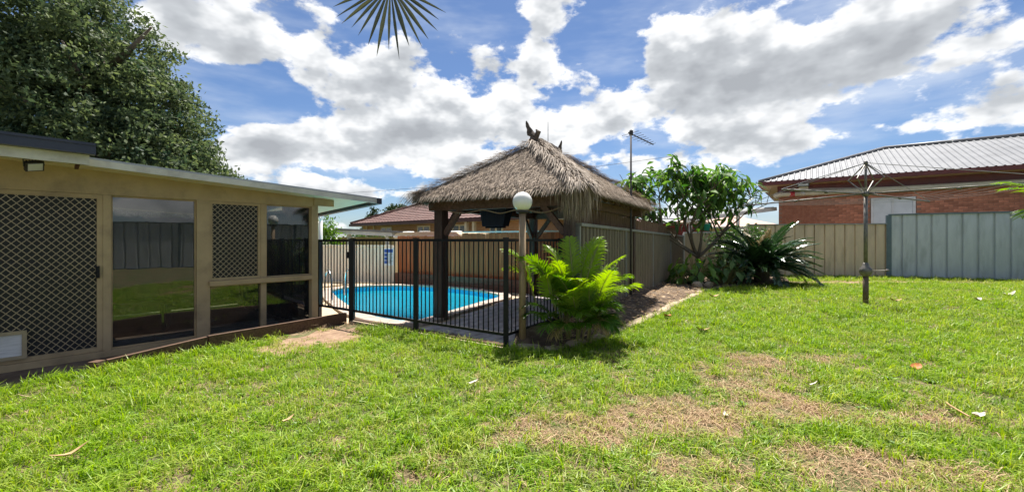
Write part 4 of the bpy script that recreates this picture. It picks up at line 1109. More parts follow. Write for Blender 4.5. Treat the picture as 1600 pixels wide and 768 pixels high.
def tiled(name, fn, L, courses):
    """overlapping tile courses: each course is a wavy strip standing a little proud of the one above"""
    mb = MB(); cw = oh / courses
    for k in range(courses):
        t0, t1 = k * cw, (k + 1) * cw + 0.03
        x0, x1 = t0, L - t0
        n = max(2, int((x1 - x0) / 0.15)); vs = []
        for i in range(n + 1):
            x = x0 + (x1 - x0) * i / n; wv = 0.016 * (i % 2); mb.cur = random.random()
            a, c = fn(x, t0), fn(min(max(x, t1), L - t1) if x < t1 or x > L - t1 else x, t1)
            vs += [Vector(a) + Vector((0, 0, 0.045 + wv)), Vector(c) + Vector((0, 0, 0.008 + wv)), Vector(a) + Vector((0, 0, 0.0))]
        fs = []
        for i in range(n): fs += [(3*i, 3*i+3, 3*i+4, 3*i+1), (3*i+2, 3*i+5, 3*i+3, 3*i)]
        mb.add(vs, fs)
    o = mb.build(name, 'tile_red', OH); o['kind'] = 'stuff'; return o
tiled('roof_tiles', lambda x, t: (x, t, OE + 0.02 + t * os_), OL, 17)
tiled('roof_tiles', lambda x, t: (t, OWd - x, OE + 0.02 + t * os_), OWd, 17)
b = MB(); b.add([(0, OWd, OE), (OL, OWd, OE), (OL - oh, oh, OE + OP), (oh, oh, OE + OP), (OL, 0, OE)], [(1, 0, 3, 2), (4, 1, 2)]); b.build('roof_back', 'tile_red', OH)
for (p, q) in (((-0.03, -0.03, OE + 0.06), (oh, oh, OE + OP + 0.08)), ((oh, oh, OE + OP + 0.08), (OL - oh, oh, OE + OP + 0.08)), ((OL, 0, OE + 0.06), (OL - oh, oh, OE + OP + 0.08))):
    b = MB(); b.tube([p, q], 0.09, 6); b.build('ridge_tiles', 'tile_red', OH, True)
for (x0, x1) in ((2.58, 3.70), (6.08, 7.16), (8.9, 9.9), (11.4, 12.2)):
    w_ = ohb('window', 'frame_cream', x0, x1, 0.45, 0.499, 0.8, 2.0)
    n = 2
    for k in range(n):
        a = x0 + 0.08 + (x1 - x0 - 0.04) * k / n; ohb('pane', 'pane_dark', a, a + (x1 - x0) / n - 0.14, 0.443, 0.449, 0.9, 1.92, w_)
for x in (0.95, 1.75): ohb('pilaster', 'frame_cream', x, x + 0.10, 0.44, 0.499, -0.4, OE - 0.125)
for x in (10.25, 10.75): ohb('porch_post', 'frame_cream', x, x + 0.14, 0.0, 0.14, -0.4, OE - 0.125)
b = MB(); b.tube([(2.2, 3.2, 3.4), (2.2, 3.2, 3.6)], 0.02, 6)
# caravan parked on the other side of the timber fence
CV = empty('caravan', (-2.35, 14.35, 0), R(-28), 'cream caravan roof showing over the timber fence left of the gazebo post', 'caravan')
b = MB(); prof = [(-1.35, -0.45), (-1.35, 1.32), (-1.31, 1.43), (-1.2, 1.49), (0, 1.53), (1.2, 1.49), (1.31, 1.43), (1.35, 1.32), (1.35, -0.45)]
n = len(prof); vs = [(p[0], -0.9, p[1]) for p in prof] + [(p[0], 1.2, p[1]) for p in prof]
b.add(vs, [tuple(range(n-1, -1, -1)), tuple(range(n, 2*n))] + [(i, (i+1) % n, n + (i+1) % n, n + i) for i in range(n)]); b.build('body', 'caravan_cream', CV)
for x in (-0.95, -0.25, 0.4, 1.0):
    b = MB(); b.bevbox(x - 0.12, x + 0.12, -0.8, -0.45, 1.42, 1.545, 0.03); b.build('roof_vent', 'white_paint', CV)
b = MB(); b.bb(-1.36, 1.36, -0.925, -0.902, 1.34, 1.40); b.build('gutter_strip', 'white_paint', CV)
# flat roofed carport on the far left and the shed beyond the corner
CP = empty('carport', (0, 0, 0), 0, 'flat white edged carport roof behind the cream fence', 'carport')
b = MB(); b.add([(-8.2, 15.8, 1.56), (-4.65, 16.4, 1.40), (-4.65, 20, 1.40), (-8.2, 19.4, 1.56), (-8.2, 15.8, 1.70), (-4.65, 16.4, 1.54), (-4.65, 20, 1.54), (-8.2, 19.4, 1.70)],
      [(0,3,2,1),(4,5,6,7),(0,1,5,4),(1,2,6,5),(2,3,7,6),(3,0,4,7)]); b.build('roof_edge', 'white_paint', CP)
b = MB(); b.add([(-8.25, 15.75, 1.705), (-4.55, 16.36, 1.545), (-4.55, 20.1, 1.545), (-8.25, 19.5, 1.705), (-8.25, 15.75, 1.76), (-4.55, 16.36, 1.61), (-4.55, 20.1, 1.61), (-8.25, 19.5, 1.76)],
      [(0,3,2,1),(4,5,6,7),(0,1,5,4),(1,2,6,5),(2,3,7,6),(3,0,4,7)]); b.build('roof_sheet', 'ridge_grey', CP)
for (x, y, h) in ((-7.9, 16.1, 1.54), (-6.3, 16.35, 1.47), (-4.9, 16.6, 1.40)):
    b = MB(); b.bb(x - 0.06, x + 0.06, y - 0.06, y + 0.06, -0.6, h); b.build('post', 'white_paint', CP)
b = MB(); b.bb(-8.1, -4.8, 19.2, 19.3, -0.6, 1.38); b.build('rear_wall', 'frame_cream', CP)
RS = empty('red_shed', (6.6, 18.2, 0), R(4), 'dark red shed wall with white edge beyond the corner fence', 'shed')
b = MB(); b.bb(-1.2, 2.0, 0, 2.6, -0.5, 1.95); b.build('wall', 'red_wall', RS)
b = MB(); b.bb(-1.35, 2.15, -0.15, 2.8, 1.951, 2.02); b.build('roof_sheet', 'white_paint', RS)
for k in range(16):
    b = MB(); b.bb(-1.2 + k * 0.2, -1.17 + k * 0.2, -0.014, -0.001, -0.5, 1.95); b.build('batten', 'red_wall', RS)
PB = empty('patio_beam', (0, 0, 0), 0, 'long white gutter of a neighbouring patio roof behind the leafy tree', 'gutter')
b = MB(); b.beam((6.9, 16.9, 2.02), (11.6, 18.6, 2.62), 0.14, 0.16); b.build('gutter', 'white_paint', PB)
b = MB(); b.add([(6.9, 17.0, 2.08), (11.6, 18.7, 2.68), (11.0, 21.5, 2.75), (6.6, 20.5, 2.25), (6.9, 17.0, 2.12), (11.6, 18.7, 2.72), (11.0, 21.5, 2.79), (6.6, 20.5, 2.29)], [(3,2,1,0),(4,5,6,7),(0,1,5,4),(1,2,6,5),(2,3,7,6),(3,0,4,7)]); b.build('roof_sheet', 'roof_zinc', PB)
for (x, y, h) in ((7.2, 17.05, 1.98), (9.6, 17.95, 2.28)): b = MB(); b.bb(x-0.05, x+0.05, y-0.05, y+0.05, -0.6, h); b.build('post', 'white_paint', PB)
NR_ = empty('far_house', (15.2, 31.0, 0), R(-8), 'pale pink roofed house far behind the cycad', 'house')
b = MB(); b.bb(-3.2, 4.0, 0, 6, -0.6, 2.2); b.build('wall', 'frame_cream', NR_)
b = MB(); b.add([(-3.7, -0.5, 2.2), (4.5, -0.5, 2.2), (4.5, 6.5, 2.2), (-3.7, 6.5, 2.2), (-0.4, 3, 3.35), (1.2, 3, 3.35)], [(0,1,5,4),(1,2,5),(2,3,4,5),(3,0,4),(3,2,1,0)]); b.build('roof', 'pink_roof', NR_)
b = MB(); b.bb(-3.72, 4.52, -0.56, -0.501, 2.08, 2.2); b.build('gutter', 'white_paint', NR_)
# power line
b = MB(); b.tube(spline([(-40, 60, 7.2), (-20, 45, 6.1), (-4.6, 34, 5.7), (10, 26, 6.4)], False, 8), 0.012, 5); tag(b.build('power_line', 'cable'), 'thin power line crossing the sky behind the gazebo roof', 'wire')

# ------------------------------------------------------------------ rotary clothes line
CL = Vector((6.95, 8.30, 0))
RC = empty('rotary_clothes_line', tuple(CL), 0, 'rotary clothes line on a rusty pipe standing on the lawn', 'clothes line')
b = MB(); b.tube([(0, 0, -0.1), (0, 0, 0.62)], 0.047, 14); b.build('lower_pole', 'rusty_pipe', RC, True)
b = MB(); b.tube([(0, 0, 0.62), (0, 0, 2.17)], 0.033, 14); b.build('upper_pole', 'galvanised', RC, True)
b = MB(); b.tube([(0, 0, 2.17), (0, 0, 2.79)], 0.021, 12); b.build('inner_tube', 'galvanised', RC, True)
b = MB(); b.lathe([(0.048, 0.55), (0.085, 0.58), (0.105, 0.64), (0.10, 0.70), (0.065, 0.74), (0.052, 0.78), (0.036, 0.82)], (0, 0, 0), 18); b.build('gear_housing', 'galvanised', RC, True)
b = MB(); b.tube([(0.09, -0.03, 0.655), (0.30, -0.09, 0.665), (0.31, -0.095, 0.67)], 0.011, 8); b.tube([(0.31, -0.095, 0.675), (0.36, -0.11, 0.675)], 0.017, 8); b.build('winding_handle', 'galvanised', RC, True)
b = MB(); b.lathe([(0.035, 2.12), (0.06, 2.13), (0.062, 2.21), (0.035, 2.22)], (0, 0, 0), 14); b.build('hub', 'galvanised', RC, True)
b = MB(); b.lathe([(0.02, 2.74), (0.035, 2.75), (0.035, 2.80), (0.01, 2.815)], (0, 0, 0), 12); b.build('top_cap', 'galvanised', RC, True)
ARM = [Vector((0.43, -0.903, 0)), Vector((0.903, 0.43, 0)), Vector((-0.43, 0.903, 0)), Vector((-0.903, -0.43, 0))]
AL = 2.62
for k, d in enumerate(ARM):
    droop = -0.05
    b = MB(); b.tube([d * 0.05 + Vector((0, 0, 2.17)), d * AL + Vector((0, 0, 2.17 + droop))], 0.0155, 8)
    b.tube([d * 1.3 + Vector((0, 0, 2.135)), d * 1.36 + Vector((0, 0, 2.135))], 0.024, 8); b.build('arm', 'galvanised', RC, True)
    b = MB(); b.tube([Vector((0, 0, 2.775)), d * (AL - 0.03) + Vector((0, 0, 2.185 + droop))], 0.0065, 6); b.build('stay', 'wire', RC)
    b = MB(); b.tube([d * 0.03 + Vector((0, 0, 2.19)), d * 0.30 + Vector((0, 0, 2.46)), d * 0.02 + Vector((0, 0, 2.74))], 0.013, 6); b.build('strut', 'galvanised', RC)
for k in range(6):
    r = AL - 0.06 - 0.30 * k; b = MB(); pts = []
    for i in range(5):
        d = ARM[i % 4]; pts.append(d * r + Vector((0, 0, 2.175 - 0.05 * r / AL)))
    for i in range(4):
        m_ = (pts[i] + pts[i+1]) / 2 - Vector((0, 0, 0.03)); b.tube([pts[i], m_, pts[i+1]], 0.0022, 4, False)
    b.build('line_wire', 'wire', RC)

# ------------------------------------------------------------------ stone edging
SE = empty('stone_edging', (0, 0, 0), 0, 'uneven pale stones edging the garden bed along the lawn', 'edging')
path_ = spline([(p[0], p[1], 0) for p in STONES], False, 10)
acc = 0.0; nxt = 0.0; i = 0
while i < len(path_) - 1:
    L = random.uniform(0.24, 0.46); j = i
    s0 = path_[i].copy(); d_ = 0.0
    while j < len(path_) - 1 and d_ < L: d_ += (path_[j+1] - path_[j]).length; j += 1
    s1 = path_[j]; c = (s0 + s1) / 2; ln = (s1 - s0).length * random.uniform(0.86, 0.98); an = math.atan2(s1.y - s0.y, s1.x - s0.x)
    mb = MB(); n = 9; w = random.uniform(0.055, 0.085); h = random.uniform(0.03, 0.055)
    ring = []
    for k in range(n):
        t = 2 * math.pi * k / n; rx = ln / 2 * (abs(math.cos(t)) ** 0.45) * (1 if math.cos(t) > 0 else -1) * random.uniform(0.9, 1.03); ry = w * (abs(math.sin(t)) ** 0.5) * (1 if math.sin(t) > 0 else -1) * random.uniform(0.82, 1.1)
        ring.append((rx, ry))
    vs = [(x, y, -0.08) for x, y in ring] + [(x, y, h * 0.6) for x, y in ring] + [(x * 0.82, y * 0.7, h + random.uniform(-0.008, 0.012)) for x, y in ring]
    fs = [(q*n+k, q*n+(k+1) % n, (q+1)*n+(k+1) % n, (q+1)*n+k) for q in range(2) for k in range(n)] + [tuple(2*n+k for k in range(n))]
    mb.add(vs, fs); o = mb.build('stone', 'stone', SE, loc=(c.x + random.uniform(-0.02, 0.02), c.y + random.uniform(-0.02, 0.02), random.uniform(-0.01, 0.012))); o.rotation_euler = (random.uniform(-0.06, 0.06), random.uniform(-0.05, 0.05), an)
    i = j

# ------------------------------------------------------------------ plants
def leaflet(mb, p, d, up, L, w, droop, val, fold=0.25):
    """narrow tapered leaflet of three segments, folded along its midrib"""
    mb.cur = val
    d = d.normalized(); s = d.cross(up).normalized(); n = s.cross(d)
    pts = []
    for (t, ww) in ((0.0, 0.35), (0.33, 1.0), (0.68, 0.8), (1.0, 0.02)):
        c = p + d * L * t - Vector((0, 0, 1)) * droop * L * t * t
        e_ = n * fold * w * ww
        pts.append((c - s * w/2 * ww + e_, c, c + s * w/2 * ww + e_))
    vs = [q for r in pts for q in r]; fs = []
    for k in range(3): fs += [(3*k, 3*k+1, 3*k+4, 3*k+3), (3*k+1, 3*k+2, 3*k+5, 3*k+4)]
    mb.add(vs, fs)
def frond(L, npair, lf, wl, bend, up_ang, vlo, vhi, vee=0.5, droop=0.35, rach=0.008, start=0.18, tipk=0.35, fwd=0.7):
    """pinnate frond in local space: grows along +x and arches over; returns (leaf mesh, rachis mesh)"""
    lm, rm = MB(), MB(); pts = []
    for k in range(13):
        t = k / 12; a = up_ang - bend * t * t
        pts.append((t, a))
    P = [Vector((0, 0, 0))]
    for k in range(12): P.append(P[-1] + Vector((math.cos(pts[k][1]), 0, math.sin(pts[k][1]))) * L / 12)
    rm.cur = 0.8; rm.tube(P, [rach * (1 - 0.75 * k / 12) for k in range(13)], 5)
    for k in range(npair):
        t = start + (1 - start) * (k + 0.5) / npair; f = t * 12; i = min(11, int(f)); p = P[i].lerp(P[i+1], f - i)
        T = (P[i+1] - P[i]).normalized(); nrm = Vector((-T.z, 0, T.x))
        env = math.sin(math.pi * min(1, 0.18 + 0.80 * (t - start) / (1 - start))) ** 0.6
        env = max(env, tipk)
        for s in (-1, 1):
            d = Vector((0, s, 0)) * (1.0) + T * (fwd + 0.6 * t) + nrm * (vee + random.uniform(-0.12, 0.12))
            leaflet(lm, p, d, nrm, lf * env * random.uniform(0.88, 1.08), wl * random.uniform(0.85, 1.15), droop * random.uniform(0.6, 1.4), min(1, max(0, random.uniform(vlo, vhi))))
    return lm, rm
def put_frond(par, lm, rm, loc, rz, roll, m, mr, name='frond'):
    f_ = link(name, lm, par, loc); f_.rotation_euler = (roll, 0, rz)
    r_ = link('rachis', rm, f_)
    return f_

# golden cane palm in front of the gazebo corner
random.seed(5)
AR = empty('cane_palm', (0.76, 5.17, 0.03), 0, 'bushy bright green cane palm growing in front of the gazebo corner', 'palm')
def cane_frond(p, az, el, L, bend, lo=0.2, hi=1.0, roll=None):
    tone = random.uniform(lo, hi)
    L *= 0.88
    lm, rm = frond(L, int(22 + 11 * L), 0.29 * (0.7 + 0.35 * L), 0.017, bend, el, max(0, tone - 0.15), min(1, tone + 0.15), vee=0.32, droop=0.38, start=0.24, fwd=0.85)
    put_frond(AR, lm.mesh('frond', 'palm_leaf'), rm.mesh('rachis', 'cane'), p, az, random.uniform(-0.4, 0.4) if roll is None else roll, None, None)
for k in range(14):
    an = random.uniform(0, 6.28); r = random.uniform(0.03, 0.26); h = random.uniform(0.15, 0.55)
    p = Vector((r * math.cos(an) * 1.3, r * math.sin(an) * 0.6, 0)); lean = Vector((p.x * 0.35, p.y * 0.35, 0))
    b = MB(); b.tube([p + Vector((0, 0, -0.05)), p + lean * 0.4 + Vector((0, 0, h * 0.5)), p + lean + Vector((0, 0, h))], [0.014, 0.012, 0.009], 7); b.build('stem', 'cane', AR, True)
    az0 = math.atan2(p.y * 1.6, p.x)
    for q in range(2):
        cane_frond(tuple(p + lean + Vector((0, 0, h - 0.04))), az0 + random.gauss(0, 0.8), random.uniform(1.1, 1.5), random.uniform(0.55, 0.9), random.uniform(0.7, 1.4))
# low fronds that hide the stems, toned dark for shade, and long ones that stick out, toned pale for sun
for k in range(14):
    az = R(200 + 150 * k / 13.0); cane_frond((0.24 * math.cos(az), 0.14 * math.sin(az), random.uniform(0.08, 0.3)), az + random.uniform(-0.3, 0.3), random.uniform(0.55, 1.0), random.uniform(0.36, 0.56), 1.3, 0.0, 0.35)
for (x, y, z, az, el, L, bd) in ((-0.50, -0.06, 0.55, R(170), 1.38, 0.80, 1.25), (-0.46, -0.08, 0.45, R(190), 1.32, 0.72, 1.5), (0.15, -0.02, 0.45, R(8), 1.05, 0.90, 0.7), (0.2, 0.0, 0.30, R(-4), 0.85, 0.85, 0.95), (0.0, -0.05, 0.6, R(80), 1.4, 0.85, 0.8), (0.05, -0.02, 0.62, R(30), 1.35, 0.85, 0.9), (-0.1, -0.1, 0.5, R(140), 1.4, 0.85, 0.9), (0.1, 0, 0.55, R(60), 1.45, 0.85, 0.7)):
    cane_frond((x, y, z), az, el, L, bd, 0.8, 1.0)

for (az, el) in ((R(-60), 0.45), (R(-120), 0.35), (R(10), 0.4)):
    lm, rm = frond(0.55, 20, 0.2, 0.014, 1.5, el, 0.0, 1.0, droop=0.6); f_ = put_frond(AR, lm.mesh('frond', 'cycad_dry'), rm.mesh('rachis', 'cane'), (0.1 * math.cos(az), 0.1 * math.sin(az), 0.22), az, 0.2, None, None); f_['label'] = 'withered yellow frond low in the cane palm'

# sago cycad in the back corner
CY = empty('cycad', (7.15, 12.1, 0.05), 0, 'dark spiky cycad with drooping fronds in the back corner of the lawn', 'cycad')
b = MB(); b.lathe([(0.17, -0.1), (0.20, 0.1), (0.21, 0.25), (0.18, 0.4), (0.08, 0.47)], (0, 0, 0), 14); b.build('trunk', 'finial_dark', CY)
cyv = []
for k in range(6):
    lm, rm = frond(1.55, 46, 0.22, 0.030, [0.75, 1.0, 1.25, 0.6, 0.9, 1.1][k], 0.5, 0.0, 1.0, vee=0.40, droop=0.12, rach=0.015, start=0.10, tipk=0.5, fwd=0.5)
    cyv.append((lm.mesh('frond', 'cycad_leaf'), rm.mesh('rachis', 'cycad_leaf'), lm.mesh('frond', 'cycad_dry')))
for k in range(110):
    az = k * 2.39996 + random.uniform(-0.2, 0.2); tier = k / 110.0
    lmsh, rmsh, dry = random.choice(cyv)
    f_ = link('frond', lmsh, CY, (0.08 * math.cos(az), 0.08 * math.sin(az), 0.46)); pitch = 0.70 - 1.35 * tier ** 0.75 + random.uniform(-0.1, 0.1)
    f_.rotation_euler = (random.uniform(-0.25, 0.25), -pitch, az); sc = random.uniform(0.75, 1.02); f_.scale = (sc, sc, sc)
    link('rachis', rmsh, f_)
for k, az in enumerate((R(70), R(55), R(95), R(40))):
    f_ = link('frond', cyv[0][2], CY, (0, 0, 0.45)); f_.rotation_euler = (0, -0.35 - 0.12 * k, az); f_['label'] = 'yellowing frond at the top of the cycad'; f_.scale = (0.85, 0.85, 0.85); link('rachis', cyv[0][1], f_)

# broad leaved tree in the corner
def blade_leaf(L, w, fold=0.12, curl=0.22):
    mb = MB(); mb.cur = 0.5; pts = []
    for (t, ww) in ((0.0, 0.06), (0.18, 0.55), (0.45, 1.0), (0.75, 0.72), (1.0, 0.03)):
        z = -curl * L * t * t; pts += [(L*t, -w/2*ww, z + fold*w*ww), (L*t, 0, z), (L*t, w/2*ww, z + fold*w*ww)]
    mb.add(pts, [f for k in range(4) for f in ((3*k, 3*k+1, 3*k+4, 3*k+3), (3*k+1, 3*k+2, 3*k+5, 3*k+4))]); return mb
random.seed(13)
LT = empty('leafy_tree', (5.55, 12.6, 0.05), 0, 'small broad leaved tree with thin forked trunk in the fence corner', 'tree')
tips = []
tr = MB()
def limb(p, d, L, r, lvl):
    n = 5; pts = [p.copy()]; dd = d.normalized()
    for k in range(n):
        dd = (dd + Vector((random.gauss(0, 0.10), random.gauss(0, 0.10), 0.05))).normalized(); pts.append(pts[-1] + dd * L / n)
    tr.tube(pts, [r * (1 - 0.45 * k / n) for k in range(n + 1)], 7)
    if lvl == 0: tips.append((pts[-1], dd)); return
    for k in range(3 if lvl > 1 else random.choice((2, 3))):
        a = random.uniform(0, 6.28); s = Vector((math.cos(a), math.sin(a), random.uniform(-0.1, 0.5)))
        limb(pts[-1] if k else pts[-2], (dd * 0.8 + s * random.uniform(0.55, 0.95)), L * random.uniform(0.62, 0.85), r * 0.6, lvl - 1)
    if lvl < 3: tips.append((pts[3], dd))
limb(Vector((0, 0, -0.1)), Vector((0.02, 0, 1)), 0.85, 0.075, 0)
tips.clear(); p0 = Vector((0.0, 0, 0.7))
for d in (Vector((-1.15, -0.1, 0.75)), Vector((0.2, -0.3, 1.1)), Vector((0.95, 0.1, 0.75)), Vector((-0.4, 0.35, 1.2)), Vector((-0.7, -0.3, 1.0)), Vector((-1.5, 0.0, 0.85)), Vector((-1.6, 0.3, 1.15)), Vector((1.3, -0.1, 0.9))):
    limb(p0, d, 1.42 if d.x < -1.4 else 1.12, 0.05, 3)
tr.build('trunk', 'bark', LT, True)
leaves_ = []
for (t, d) in tips:
    for k in range(random.randint(6, 8)):
        a = random.uniform(0, 6.28); el = random.uniform(-1.05, 0.25)
        leaves_.append((t + Vector((random.gauss(0, 0.09), random.gauss(0, 0.09), random.gauss(0, 0.07))), a, el, random.uniform(0.75, 1.2)))
# keep the crown inside its photographed outline
keep = []
for (p, a, el, s) in leaves_:
    q = p
    if ((q.x + 0.75) / 2.35) ** 2 + ((q.y) / 1.8) ** 2 + ((q.z - 2.65) / 1.2) ** 2 < random.uniform(0.7, 1.12): keep.append((p, a, el, s))
lv = blade_leaf(0.34, 0.105, 0.14, 0.3)
lvm = []
for v_ in (0.05, 0.3, 0.55, 0.8, 1.0):
    lv.r = [v_] * len(lv.v); lvm.append(lv.mesh('leaf', 'frangipani_leaf'))
keep.sort(key=lambda k: k[0].y)
big = MB(); base = lv.v; bf = lv.f
for k, (p, a, el, s) in enumerate(keep):
    M_ = Matrix.Translation(p) @ Matrix.Rotation(a, 4, 'Z') @ Matrix.Rotation(-el, 4, 'Y') @ Matrix.Rotation(random.uniform(-0.7, 0.7), 4, 'X') @ Matrix.Scale(s, 4)
    if k < 300:
        o = link('leaf', random.choice(lvm), LT); o.matrix_local = M_
    else:
        big.cur = random.random(); big.add([M_ @ Vector(v) for v in base], bf)
o = big.build('crown', 'frangipani_leaf', LT); o['kind'] = 'stuff'
print('tree leaves', len(keep))
# bucket caught in the tree
b = MB(); b.lathe([(0.07, 0.0), (0.105, 0.18), (0.115, 0.185), (0.115, 0.20), (0.10, 0.20)], (0, 0, 0), 14); b.tube([(0.11, 0, 0.19), (0.08, 0, 0.27), (0, 0, 0.31), (-0.08, 0, 0.27), (-0.11, 0, 0.19)], 0.006, 5)
o = b.build('bucket', 'bucket_teal', None, True); o.location = (5.62, 12.2, 1.52); tag(o, 'small turquoise bucket hanging in the leafy tree', 'bucket')

def leaf_clump(name, loc, label, cat, n, rad, hgt, m, leafL, leafW, stem='cane', spread=1.0, group=None):
    root = empty(name, loc, 0, label, cat, group); lf = blade_leaf(leafL, leafW, 0.10, 0.35); ms = []
    for v_ in (0.0, 0.35, 0.7, 1.0): lf.r = [v_] * len(lf.v); ms.append(lf.mesh('leaf', m))
    st = MB()
    for k in range(n):
        a = random.uniform(0, 6.28); r = rad * math.sqrt(random.random()); z = hgt * random.uniform(0.25, 1.0) * (1 - 0.4 * (r / rad) ** 2)
        p = Vector((r * math.cos(a), r * math.sin(a), z)); st.tube([(p.x * 0.2, p.y * 0.2, -0.03), (p.x * 0.6, p.y * 0.6, z * 0.75), tuple(p)], 0.008, 5)
        o = link('leaf', random.choice(ms), root); s = random.uniform(0.7, 1.2)
        o.matrix_local = Matrix.Translation(p) @ Matrix.Rotation(a + random.uniform(-0.6, 0.6), 4, 'Z') @ Matrix.Rotation(random.uniform(0.0, 0.9), 4, 'Y') @ Matrix.Rotation(random.uniform(-0.4, 0.4), 4, 'X') @ Matrix.Scale(s, 4)
    st.build('stems', stem, root); return root
leaf_clump('broad_leaf_plant', (5.0, 11.6, 0.08), 'low glossy broad leaved plant at the foot of the leafy tree', 'plant', 60, 0.6, 0.85, 'lime_leaf', 0.30, 0.17)
leaf_clump('broad_leaf_plant', (5.95, 11.75, 0.08), 'dark broad leaved plant between the leafy tree and the cycad', 'plant', 80, 0.7, 0.85, 'shrub_leaf', 0.26, 0.13)
leaf_clump('broad_leaf_plant', (4.55, 11.3, 0.08), 'low dark plant against the grey steel fence', 'plant', 26, 0.35, 0.45, 'shrub_leaf', 0.22, 0.12)

def crown_mesh(lobes, n_clumps, per, size, clump_r, flat=0.75, seed=1, low=0.0):
    """leaf quads gathered into clumps that sit towards the surface of the given lobes"""
    r_ = np.random.default_rng(seed); mb = MB(); tot = sum(l[3] ** 2 for l in lobes)
    for (cx, cy, cz, rr, sz) in lobes:
        for _ in range(int(n_clumps * rr ** 2 / tot)):
            v = r_.normal(size=3); v /= np.linalg.norm(v); rad = rr * (r_.uniform(0.35, 1.0) ** 0.45)
            c = np.array((cx, cy, cz)) + v * rad * np.array((1, 1, sz)); tone = r_.uniform(0, 1)
            for _k in range(per):
                p = c + r_.normal(size=3) * clump_r * np.array((1, 1, flat))
                a = r_.normal(size=3); a /= np.linalg.norm(a); b_ = np.cross(a, r_.normal(size=3)); b_ /= np.linalg.norm(b_)
                s = size * r_.uniform(0.6, 1.3); mb.cur = float(min(1, max(0, 0.6 * tone + 0.5 * r_.uniform(0, 1) - 0.1)))
                o_ = len(mb.v); A = a * s; B = b_ * s * 0.5
                mb.v += [tuple(p - A), tuple(p + B), tuple(p + A), tuple(p - B)]; mb.r += [mb.cur] * 4; mb.f.append((o_, o_+1, o_+2, o_+3))
    return mb
BT = empty('large_tree', (-14.2, 14.5, 0), 0, 'huge dense dark green tree rising behind the patio roof at left', 'tree')
b = MB(); b.tube([(0, 0, -0.6), (0.1, 0, 1.5), (0, 0.1, 3.0), (0.2, 0, 5.5), (0, 0, 8.5)], [0.45, 0.36, 0.32, 0.22, 0.08], 12)
for k in range(14):
    a = k * 2.4; z = 2.2 + 0.4 * k; e_ = Vector((math.cos(a) * 2.3, math.sin(a) * 2.3, z + 0.9)); b.tube([(0, 0, z - 0.6), tuple(e_ * 0.5 + Vector((0, 0, z * 0.45))), tuple(e_)], [0.16, 0.10, 0.03], 7)
b.build('trunk', 'bark', BT, True)
lob = [(0.0, 0, 5.0, 3.3, 0.95), (-2.6, 0, 5.5, 3.6, 0.95), (1.3, -0.2, 3.2, 3.0, 0.85), (2.9, -0.3, 2.7, 1.9, 0.75), (-0.3, 0, 7.6, 2.4, 0.9), (-2.5, 0, 8.4, 3.2, 0.9), (4.35, -0.3, 2.45, 0.95, 0.6), (2.5, 0, 4.3, 1.35, 0.9), (1.6, 0, 6.0, 1.3, 0.9), (-3.5, -0.5, 3.0, 3.0, 0.9)]
crown_mesh(lob, 2700, 60, 0.078, 0.20, 0.6, 3).build('crown', 'tree_leaf', BT)
def bg_tree(name, loc, lobes, n, per, size, cl, m, label, seed, trunk_h, trunk_r=0.15):
    t = empty(name, loc, 0, label, 'tree'); b = MB(); b.tube([(0, 0, -0.6), (0, 0, trunk_h)], [trunk_r, trunk_r * 0.4], 8); b.build('trunk', 'bark', t, True)
    crown_mesh(lobes, n, per, size, cl, 0.8, seed).build('crown', m, t); return t
bg_tree('conifer', (-14.2, 43.5, 0), [(0, 0, 4.5 - 0.55 * k + 0.0, 0.25 + 0.21 * k, 1.3) for k in range(8)], 420, 18, 0.13, 0.16, 'conifer_leaf', 'pointed dark conifer behind the tiled house', 5, 3.0)
bg_tree('round_tree', (-12.3, 44.0, 0), [(0, 0, 3.4, 1.1, 0.9), (-0.8, 0, 2.9, 0.9, 0.8), (0.85, 0, 4.0, 0.62, 1.3), (0.0, 0, 4.2, 0.6, 1.1)], 420, 18, 0.15, 0.18, 'conifer_leaf', 'rounded dark tree beside the pointed conifer', 6, 2.6)
bg_tree('lime_tree', (-7.05, 15.5, 0), [(0, 0, 1.65, 0.62, 0.9), (-0.5, 0, 1.75, 0.5, 0.9), (0.3, 0, 1.3, 0.45, 0.9)], 160, 14, 0.06, 0.10, 'lime_leaf', 'bright green small tree beyond the end of the patio room', 7, 1.3, 0.06)
bg_tree('tall_shrub', (7.55, 13.5, 0.05), [(0, 0, 1.15, 0.62, 0.85), (-0.7, 0, 1.2, 0.55, 0.8), (0.65, 0.1, 1.15, 0.45, 0.8), (-0.2, 0, 0.6, 0.75, 0.8)], 230, 15, 0.05, 0.10, 'shrub_leaf', 'bushy shrub growing behind the cycad', 8, 0.8, 0.04)
bg_tree('hedge_tree', (-8.2, 22.4, 0), [(0, 0, 0.9, 1.1, 0.8), (1.5, -0.6, 0.8, 0.9, 0.8)], 120, 14, 0.08, 0.16, 'shrub_leaf', 'green bush in front of the tiled house beyond the carport', 9, 0.7, 0.06)

